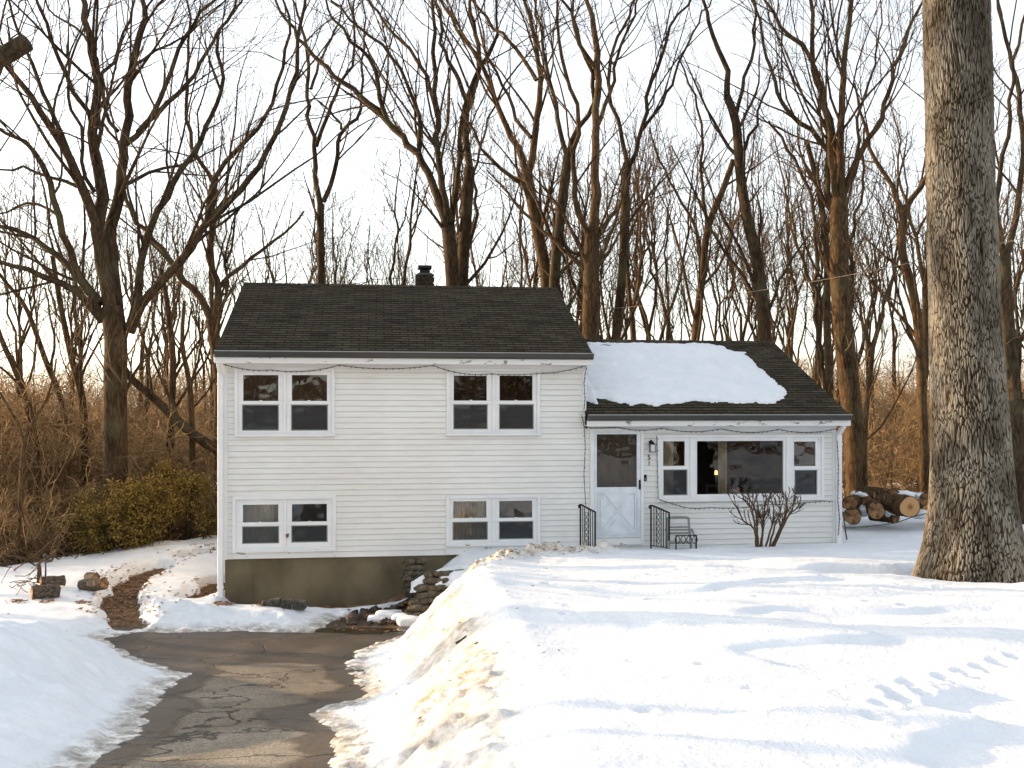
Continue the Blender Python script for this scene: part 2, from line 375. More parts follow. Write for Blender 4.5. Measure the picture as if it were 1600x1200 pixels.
EDGE = [(-60, 12), (-30, 15), (-10.6, 19.8), (-6.9, 23.0), (-3, 26), (6, 27), (14, 25.5), (30, 25), (60, 24)]
PATHS = [([(-6.0, 15.4), (-6.5, 16.4), (-7.0, 17.6), (-7.25, 18.8), (-7.2, 20.0)], .31), ([(-6.9, 20.8), (-6.35, 21.3), (-5.9, 21.6)], .22), ([(-5.75, 17.6), (-5.55, 18.4), (-5.6, 19)], .26)]
PIT = [(-2.9, 15.9), (-2.75, 16.9), (-2.2, 17.3), (-1.6, 17.6), (-.9, 16.9), (-1.2, 16.4), (-1.55, 15.2), (-2.1, 15.3)]
OAK = at(1515, 885, 13.0)
TH = math.atan(1540/11552); U = Vector((math.cos(TH), math.sin(TH), 0)); Nn = Vector((-math.sin(TH), math.cos(TH), 0))
H0 = Vector(((349-HX)/F*17.62, 17.62, 0))
def snow_thick(x, Y):
    sd = poly_sd(x, Y, LEFT)+.10*fbm(x*2.3, Y*2.3, 4)+.05*fbm(x*9, Y*9, 2)
    ap = .22+.18*fbm(x*1.6+2, Y*1.6, 3)
    th = .016*np.clip(sd/.05, -2, 1)+.03*sstep(ap, ap+.12, sd)+.15*sstep(ap, .95, sd)
    right = x > IP(Y, FY, FXR)+.1
    # bank crest on the right, ploughed lumps on its face
    dc = line_d(x, Y, CREST); th = th+np.where(sd > 0, .12*np.exp(-(dc/.6)**2), 0)*sstep(14.5, 11, Y)
    wr = sstep(IP(Y, FY, FXR), IP(Y, FY, CXR), x)
    tc_ = IP(Y, [7, 8.6, 11.2, 12.6], [-1.02, -1.27, -1.73, -1.95]); tb = sstep(.15, .10, np.abs(x-tc_))*(Y > 6)*(Y < 12.6)
    th = th+tb*(sd > 0)*(.008*np.sin((x-tc_)*2*np.pi/.062)-.012)
    face = sstep(0, .15, wr)*sstep(1.0, .75, wr)*(Y < 18)*(sd > 0)
    rough = sstep(1.1, .2, sd)*(sd > 0)
    lump = np.abs(fbm(x*3.1+3, Y*3.1, 4))
    th = th+(face*.09+rough*.05)*(lump-.2)+face*.028*fbm(x*8, Y*8, 4)
    dd = line_d(x, Y, DIRTY); th = th+.085*np.exp(-(dd/.38)**2)*(1.1+2.6*fbm(x*4.5, Y*4.5, 5))
    # left mound
    e = np.exp(-(((x+6.0)/1.35)**2+((Y-9.9)/2.6)**2)**2.2)
    th = th+np.where(sd > 0, .52*e*sstep(.38, .72, sd), 0)
    e2 = np.exp(-(((x+7.5)/1.8)**2+((Y-13.6)/1.2)**2)**1.2); th = th+.0*e2
    # berm between pad and house
    th = th+IP(x, [-5, -4.5], [.15, .04])*np.exp(-((line_d(x, Y, [(-5.9, 15.9), (-4.9, 15.9), (-3.7, 15.8), (-3.2, 15.8)]))/.34)**2)*(sd > 0)*(1+.8*fbm(x*2.5, Y*2.5, 3))
    th = th+(.05*np.abs(fbm(x*3, Y*3, 3))+.07*np.abs(fbm(x*1.3+5, Y*1.7, 4))+.02*fbm(x*7, Y*7, 3))*sstep(-3, -4.5, x)*sstep(.3, .8, sd)*sstep(15, 13.5, Y)
    # general undulation, ripples, footprints
    th = th+sstep(.1, 1, sd)*(.09*fbm(x*.32, Y*.55, 3)+.018*fbm(x*1.1, Y*2.2, 3)+.006*fbm(x*3, Y*9, 2))
    # wind-scooped edges across the yard
    q = fbm(x*.35+4, Y*.8+x*.15, 2); th = th+sstep(0, 2, x)*sstep(18, 15, Y)*.05*sstep(-.05, .05, q)
    # well round the oak
    do = np.hypot(x-OAK.x, (Y-OAK.y)); th = th-.22*sstep(1.15, .55, do)
    dw = np.hypot((x-OAK.x+1.35)/1.1, (Y-OAK.y-.2)/.42); th = th-.26*sstep(1.0, .45, dw)
    # bare places
    for L, w in PATHS:
        d = line_d(x, Y, L)+.14*fbm(x*3, Y*3, 3); th = th-.42*sstep(w+.12, w-.12, d)
    dp = poly_sd(x, Y, PIT)+.16*fbm(x*3.2, Y*3.2, 3); th = th-.55*sstep(.12, -.08, dp)
    th = th+.32*sstep(.55, .25, np.hypot((x+2.2)/1.0, (Y-16.75)/.5)+.5*fbm(x*4, Y*4, 2))
    tt = (x-H0.x)*U.x+(Y-H0.y)*U.y; vv = (x-H0.x)*Nn.x+(Y-H0.y)*Nn.y
    th = th-.25*sstep(-1.1, -.2, vv)*(vv < 2)*sstep(-.1, .3, tt)*sstep(4.4, 3.4, tt)
    # woods edge
    ye = IP(x, [p[0] for p in EDGE], [p[1] for p in EDGE])+.7*fbm(x*.6, Y*.3, 3)
    bare = sstep(-.3, .5, Y-ye)
    bare = np.maximum(bare, sstep(3.4, 2.9, Y+.25*fbm(x*.8, Y, 2)))
    patch = sstep(.10, .32, fbm(x*.35+9, Y*.25, 3))*sstep(60, 30, Y)
    th = th*(1-bare)+bare*(-.1+.2*patch)
    return th
FP = []     # footprints: track up the right of the yard and a few strays
for i in range(17):
    t = (i+random.uniform(-.3, .3))/16; px = 1380+t*230; py = 1112-t*78-8*math.sin(t*3); z = -1.95
    Yp = 1.86*F/(py-HY); s = .12 if i % 2 else -.12
    FP.append(((px-HX)/F*Yp+s*.3, Yp+s, .07))
for i in range(70):
    Yp = random.uniform(5.2, 14); FP.append((random.uniform(.4, 6.5), Yp, random.uniform(.03, .065)))
def axis(lo, a, b, hi, d, nout):
    core = np.arange(a, b, d)
    def out(w): # growing steps
        k = np.linspace(0, 1, nout+1)[1:]; return w*(k**2.6)
    return np.concatenate([a-out(a-lo)[::-1], core, core[-1]+out(hi-core[-1])])
def grid_mesh(name, xs, ys, zf, keep=None):
    X, Y = np.meshgrid(xs, ys); Z = zf(X, Y)
    nx, ny = len(xs), len(ys)
    i = np.arange(nx-1)[None, :]+np.arange(ny-1)[:, None]*nx
    Q = np.stack([i, i+1, i+1+nx, i+nx], -1).reshape(-1, 4)
    V = np.stack([X.ravel(), Y.ravel(), Z.ravel()], -1)
    if keep is not None:
        K = keep(X, Y).ravel(); Q = Q[K[Q].any(1)]
        used = np.zeros(len(V), bool); used[Q.ravel()] = True
        rm = np.cumsum(used)-1; V = V[used]; Q = rm[Q]
    return np_mesh(name, V, Q, True), V
xs = axis(-260, -12, 12, 260, .07, 60); ys = axis(-180, 4, 28, 320, .07, 60)
me, _ = grid_mesh('ground', xs, ys, lambda x, y: ground_h(x, y)-.012-.03*(poly_sd(x, y, LEFT) < .6))
co_ = np.zeros(len(me.vertices)*3); me.vertices.foreach_get('co', co_); co_ = co_.reshape(-1, 3)
at_ = me.attributes.new('wet', 'FLOAT', 'POINT'); at_.data.foreach_set('value', sstep(.35, -.1, poly_sd(co_[:, 0], co_[:, 1], PIT)).astype(np.float32))
tag(obj('ground', me, M['soil']), kind='structure')
# driveway sheet
xs = np.arange(-7.2, -.3, .06); ys = np.arange(2.2, 16.8, .08)
me, _ = grid_mesh('driveway', xs, ys, lambda x, y: ground_h(x, y)+.004+.004*fbm(x*1.5, y*1.5, 2), lambda x, y: poly_sd(x, y, LEFT) < .45)
co_ = np.zeros(len(me.vertices)*3); me.vertices.foreach_get('co', co_); co_ = co_.reshape(-1, 3)
wet = np.clip(sstep(-.5, -.12, poly_sd(co_[:, 0], co_[:, 1], LEFT)+.35*fbm(co_[:, 0]*1.1, co_[:, 1]*1.1, 3))+sstep(12.2, 13.2, co_[:, 1]+.8*fbm(co_[:, 0]*.7, co_[:, 1], 3))*.75+sstep(14.6, 15.4, co_[:, 1])*sstep(-4, -3, co_[:, 0]), 0, 1)
at_ = me.attributes.new('wet', 'FLOAT', 'POINT'); at_.data.foreach_set('value', wet.astype(np.float32))
tag(obj('driveway', me, M['drive']), kind='structure')
# snow sheet
_st = {}
def snow_z(x, y):
    th = snow_thick(x, y)
    for (fx, fy, r) in FP:
        m = (np.abs(x-fx) < .5) & (np.abs(y-fy) < .5)
        if m.any():
            d = np.hypot((x[m]-fx), (y[m]-fy)*.6)/r
            th[m] = th[m]-.03*np.exp(-d**4)*(r/.1)+.012*np.exp(-((d-1.25)/.3)**2)
    _st['th'] = th
    return ground_h(x, y)+th
def snow_keep(x, y):
    hs = house_inside(x, y)
    return (_st['th'] > -.03) & ~hs
def house_inside(x, y):
    t = (x-H0.x)*U.x+(y-H0.y)*U.y; v = (x-H0.x)*Nn.x+(y-H0.y)*Nn.y
    return (t > .12) & (t < 11.4) & (v > .12) & (v < 6.7)
xs = axis(-260, -11.5, 10.5, 260, .036, 60); ys = axis(-120, 4.2, 22, 320, .036, 70)
me, V = grid_mesh('snow_ground', xs, ys, snow_z, snow_keep)
x, y = V[:, 0], V[:, 1]
wr = sstep(IP(y, FY, FXR), IP(y, FY, CXR), x); sd = poly_sd(x, y, LEFT)
d = np.exp(-(line_d(x, y, DIRTY)/.42)**2)*1.0+sstep(0, .15, wr)*sstep(1, .6, wr)*(y < 16)*(.8+.5*fbm(x*1.2, y*.8, 2))+sstep(.32, .05, sd)*.4+.25*np.exp(-(line_d(x, y, PATHS[0][0])/.7)**2)
ice = sstep(.42, .14, sd+.1*fbm(x*3, y*3, 3))*(y > 4)
ai = me.attributes.new('ice', 'FLOAT', 'POINT'); ai.data.foreach_set('value', np.clip(ice, 0, 1).astype(np.float32))
at_ = me.attributes.new('dirt', 'FLOAT', 'POINT'); at_.data.foreach_set('value', np.clip(d, 0, 1).astype(np.float32))
tag(obj('snow_ground', me, M['snow']), kind='structure')
def GZ(x, y): return float(ground_h(np.array([x]), np.array([y]))[0])
def SZ(x, y): return GZ(x, y)+max(0, float(snow_thick(np.array([x]), np.array([y]))[0]))
# road behind the camera
me, _ = grid_mesh('road', np.arange(-60, 60, 1.0), np.arange(-5.5, 2.7, .4), lambda x, y: ground_h(x, y)+.03)
tag(obj('road', me, M['drive']), kind='structure')
# puddle in the shaded pit by the foundation
mb = MB(); pts = []
for k in range(28):
    a = 2*math.pi*k/28; rr = 1+.18*math.sin(3*a)+.1*math.sin(5*a+1)
    pts.append((-2.45+.75*rr*math.cos(a), 15.45+.28*rr*math.sin(a)))
zc = max(GZ(*p) for p in pts)-.012
zc = GZ(-2.45, 15.45)+.014
mb.v = [(p[0], p[1], zc) for p in pts]; mb.f = [tuple(range(28))]
tag(mb.build('puddle', M['water']), kind='structure')

# ------------------------------------------------------------------ tubes and trees
def tubes_mesh(groups, sides):
    """groups: list of (P (B,n,3), Rr (B,n)); one mesh"""
    VV = []; FF = []; base = 0
    a = 2*np.pi*np.arange(sides)/sides; ca, sa = np.cos(a), np.sin(a)
    for P, Rr in groups:
        if len(P) == 0: continue
        B, n, _ = P.shape
        T = np.gradient(P, axis=1); T /= np.linalg.norm(T, axis=2, keepdims=True)+1e-9
        D = P[:, -1]-P[:, 0]; D /= np.linalg.norm(D, axis=1, keepdims=True)+1e-9
        ref = np.where(np.abs(D[:, 2:3]) > .75, np.array([[0., 1, 0]]), np.array([[0., 0, 1]]))
        Uv = np.cross(T, ref[:, None, :]); Uv /= np.linalg.norm(Uv, axis=2, keepdims=True)+1e-9
        Vv = np.cross(T, Uv)
        Rg = P[:, :, None, :]+Rr[:, :, None, None]*(Uv[:, :, None, :]*ca[None, None, :, None]+Vv[:, :, None, :]*sa[None, None, :, None])
        VV.append(Rg.reshape(-1, 3))
        b = np.arange(B)[:, None, None]*n*sides; i = np.arange(n-1)[None, :, None]*sides; k = np.arange(sides)[None, None, :]; k2 = (k+1) % sides
        q = np.stack([b+i+k, b+i+k2, b+i+sides+k2, b+i+sides+k], -1).reshape(-1, 4)+base
        FF.append(q); base += B*n*sides
    return np.concatenate(VV), np.concatenate(FF)
def resample(pts, rad, n):
    pts = np.array(pts, float); rad = np.array(rad, float)
    m = len(pts); s = np.concatenate([[0], np.cumsum(np.linalg.norm(np.diff(pts, axis=0), axis=1))])
    q = np.linspace(0, s[-1], n); out = np.zeros((n, 3))
    P = np.vstack([2*pts[0]-pts[1], pts, 2*pts[-1]-pts[-2]])
    for j, qq in enumerate(q):
        i = min(np.searchsorted(s, qq, side='right')-1, m-2); t = (qq-s[i])/(s[i+1]-s[i]+1e-9)
        p0, p1, p2, p3 = P[i], P[i+1], P[i+2], P[i+3]
        out[j] = .5*((2*p1)+(-p0+p2)*t+(2*p0-5*p1+4*p2-p3)*t*t+(-p0+3*p1-3*p2+p3)*t**3)
    return out, np.interp(q, s, rad)
def spawn(P, Rr, k, g, tmin=.25, tmax=.97, ang=(25, 50), lf=(.35, .6), n=6, up=.35, wob=.10, rf=.55, tip=.3, rmax=1e9, bylen=None):
    """k children per parent polyline; returns (B*k,n,3),(B*k,n)"""
    B, m, _ = P.shape
    t = g.uniform(tmin, tmax, (B, k)); ii = t*(m-1); i0 = np.minimum(ii.astype(int), m-2); fr = (ii-i0)[..., None]
    bi = np.arange(B)[:, None]
    p = P[bi, i0]*(1-fr)+P[bi, i0+1]*fr; tan = P[bi, i0+1]-P[bi, i0]; tan /= np.linalg.norm(tan, axis=2, keepdims=True)+1e-9
    r = (Rr[bi, i0]*(1-fr[..., 0])+Rr[bi, i0+1]*fr[..., 0])
    L = np.linalg.norm(np.diff(P, axis=1), axis=2).sum(1)[:, None] if bylen is None else np.full((B, 1), bylen)
    ln = L*g.uniform(lf[0], lf[1], (B, k))*(1.15-.6*t)
    rv = g.normal(size=(B, k, 3)); rv -= (rv*tan).sum(2, keepdims=True)*tan; rv /= np.linalg.norm(rv, axis=2, keepdims=True)+1e-9
    a = np.radians(g.uniform(ang[0], ang[1], (B, k)))[..., None]
    d = tan*np.cos(a)+rv*np.sin(a)
    d = d.reshape(-1, 3); p = p.reshape(-1, 3); ln = ln.reshape(-1); r = np.minimum(r.reshape(-1)*rf, rmax)
    Q = np.zeros((len(p), n, 3)); Q[:, 0] = p; st = ln/(n-1)
    cur = g.normal(size=d.shape)*wob
    for j in range(1, n):
        d = d+np.array([0, 0, up/(n-1)])+g.normal(size=d.shape)*wob+cur*.4; d /= np.linalg.norm(d, axis=1, keepdims=True)
        Q[:, j] = Q[:, j-1]+d*st[:, None]
    RR = r[:, None]*np.linspace(1, tip, n)[None, :]
    return Q, RR
def jitter_line(P, g, amp):
    n = len(P); w = np.sin(np.linspace(0, np.pi, n))[:, None]
    k = g.normal(size=(n, 3))*amp; k[0] = 0; return P+k*np.minimum(1, w*2)

def make_tree(name, label, px_limbs, Y0, g, mat, group=None, base_py=None, dens=1.0, twig_r=.011, cat='tree', depth=.9, extra=True):
    """px_limbs: [(w0,w1,drift,[(px,py)...]), ...], first = trunk. traced in the photo, laid out in depth by drift (m per m of height)"""
    limbs = []
    for li, (w0, w1, dr, pts) in enumerate(px_limbs):
        pts = list(pts)
        if li == 0:
            bx, by = pts[0]
        P3 = []
        # depth at the start: that of the nearest point on an earlier limb
        if li == 0: Ys = Y0
        else:
            q = at(pts[0][0], pts[0][1], Y0); best = None
            for (LP, LR) in limbs:
                sx = LP[:, 0]/LP[:, 1]; sz = LP[:, 2]/LP[:, 1]
                dd = np.hypot(sx-(pts[0][0]-HX)/F, sz+(pts[0][1]-HY)/F); j = int(dd.argmin())
                if best is None or dd[j] < best[0]: best = (dd[j], LP[j, 1])
            Ys = best[1]
        # extend past the frame so that crowns end above it
        if pts[-1][1] < 70 or pts[-1][0] < 12:
            (xa, ya), (xb, yb) = pts[-2], pts[-1]; dx, dy = xb-xa, yb-ya; l = math.hypot(dx, dy)
            dx, dy = dx/l, dy/l
            for e in (90, 170):
                dx += g.normal()*.15; dy -= .2; l = math.hypot(dx, dy); pts.append((pts[-1][0]+dx/l*e*.8, pts[-1][1]+dy/l*e*.8))
            w1 = w1*.45
        s = 0; n = len(pts)
        for i, (x, y) in enumerate(pts):
            if i: s += math.hypot(x-pts[i-1][0], y-pts[i-1][1])
            Yi = Ys+dr*s/F*Y0; P3.append(at(x, y, Yi))
        ws = np.linspace(w0, w1, n)/F*Y0/2*.86
        if li == 0:
            b = P3[0]; gz = GZ(b.x, b.y)
            if b.z > gz+.2:
                P3.insert(0, Vector((b.x+.02, b.y, gz-.25))); ws = np.concatenate([[ws[0]*1.12], ws])
                P3.insert(0, Vector((b.x+.02, b.y, gz-.4))); ws = np.concatenate([[ws[0]*1.25], ws])
            else: P3[0] = Vector((b.x, b.y, gz-.3))
        nn = max(8, int(sum((P3[i+1]-P3[i]).length for i in range(len(P3)-1))/.35)); nn = min(nn, 46)
        A, Rr = resample([tuple(p) for p in P3], ws, nn)
        if li: A = jitter_line(A, g, .024*Y0/20)
        limbs.append((A, Rr))
    root_loc = limbs[0][0][1].copy(); root_loc[2] = GZ(root_loc[0], root_loc[1])
    return finish_tree(name, label, limbs, root_loc, g, mat, group, dens, twig_r, cat)

def finish_tree(name, label, limbs, root_loc, g, mat, group=None, dens=1.0, twig_r=.011, cat='tree'):
    off = np.array(root_loc)
    crown = []; tw = []
    cr_src = []
    for li, (A, Rr) in enumerate(limbs):
        if li: crown.append((A[None], Rr[None]))
        PA = A[None] if li else A[None, len(A)//3:]; RA = Rr[None] if li else Rr[None, len(A)//3:]
        L = np.linalg.norm(np.diff(A, axis=0), axis=1).sum()
        k = max(2, int(L*1.15*dens*(.45 if li == 0 else 1)))
        c = spawn(PA, RA, k, g, .12, .98, (18, 48), (.9, 1.9), 9, .5, .10, .42, .25, .06, bylen=1.7+.12*L)
        cr_src.append(c)
    lev1 = (np.concatenate([c[0] for c in cr_src]), np.concatenate([c[1] for c in cr_src]))
    crown.append(lev1)
    l2 = spawn(*lev1, max(2, int(5*dens)), g, .2, .97, (20, 50), (.35, .65), 7, .45, .13, .6, .3)
    l2 = (l2[0], np.clip(l2[1], twig_r*.5, 1))
    l3 = spawn(*l2, max(2, int(4.5*dens)), g, .15, .97, (22, 50), (.4, .7), 5, .35, .15, .7, .35)
    l3 = (l3[0], np.clip(l3[1]*.8, twig_r*.33, twig_r))
    root = thing(name, label, cat, tuple(root_loc), group=group)
    A, Rr = limbs[0]
    V1, F1 = tubes_mesh([(A[None], Rr[None])], 14)
    # bark lumps on the trunk
    me = np_mesh('trunk', V1-off, F1, True); obj('trunk', me, mat, root)
    Va, Fa = tubes_mesh(crown, 7); Vb, Fb = tubes_mesh([l2], 4); Vc, Fc = tubes_mesh([l3], 3)
    V = np.concatenate([Va, Vb, Vc])-off
    me = np_mesh('crown', V, [Fa, Fb+len(Va), Fc+len(Va)+len(Vb)], True)
    me.materials.append(mat); me.materials.append(M['twig'])
    mi = np.zeros(len(me.polygons), dtype=np.int32); mi[len(Fa):] = 1; me.polygons.foreach_set('material_index', mi)
    o = bpy.data.objects.new('crown', me); COL.objects.link(o); o.parent = root
    return root

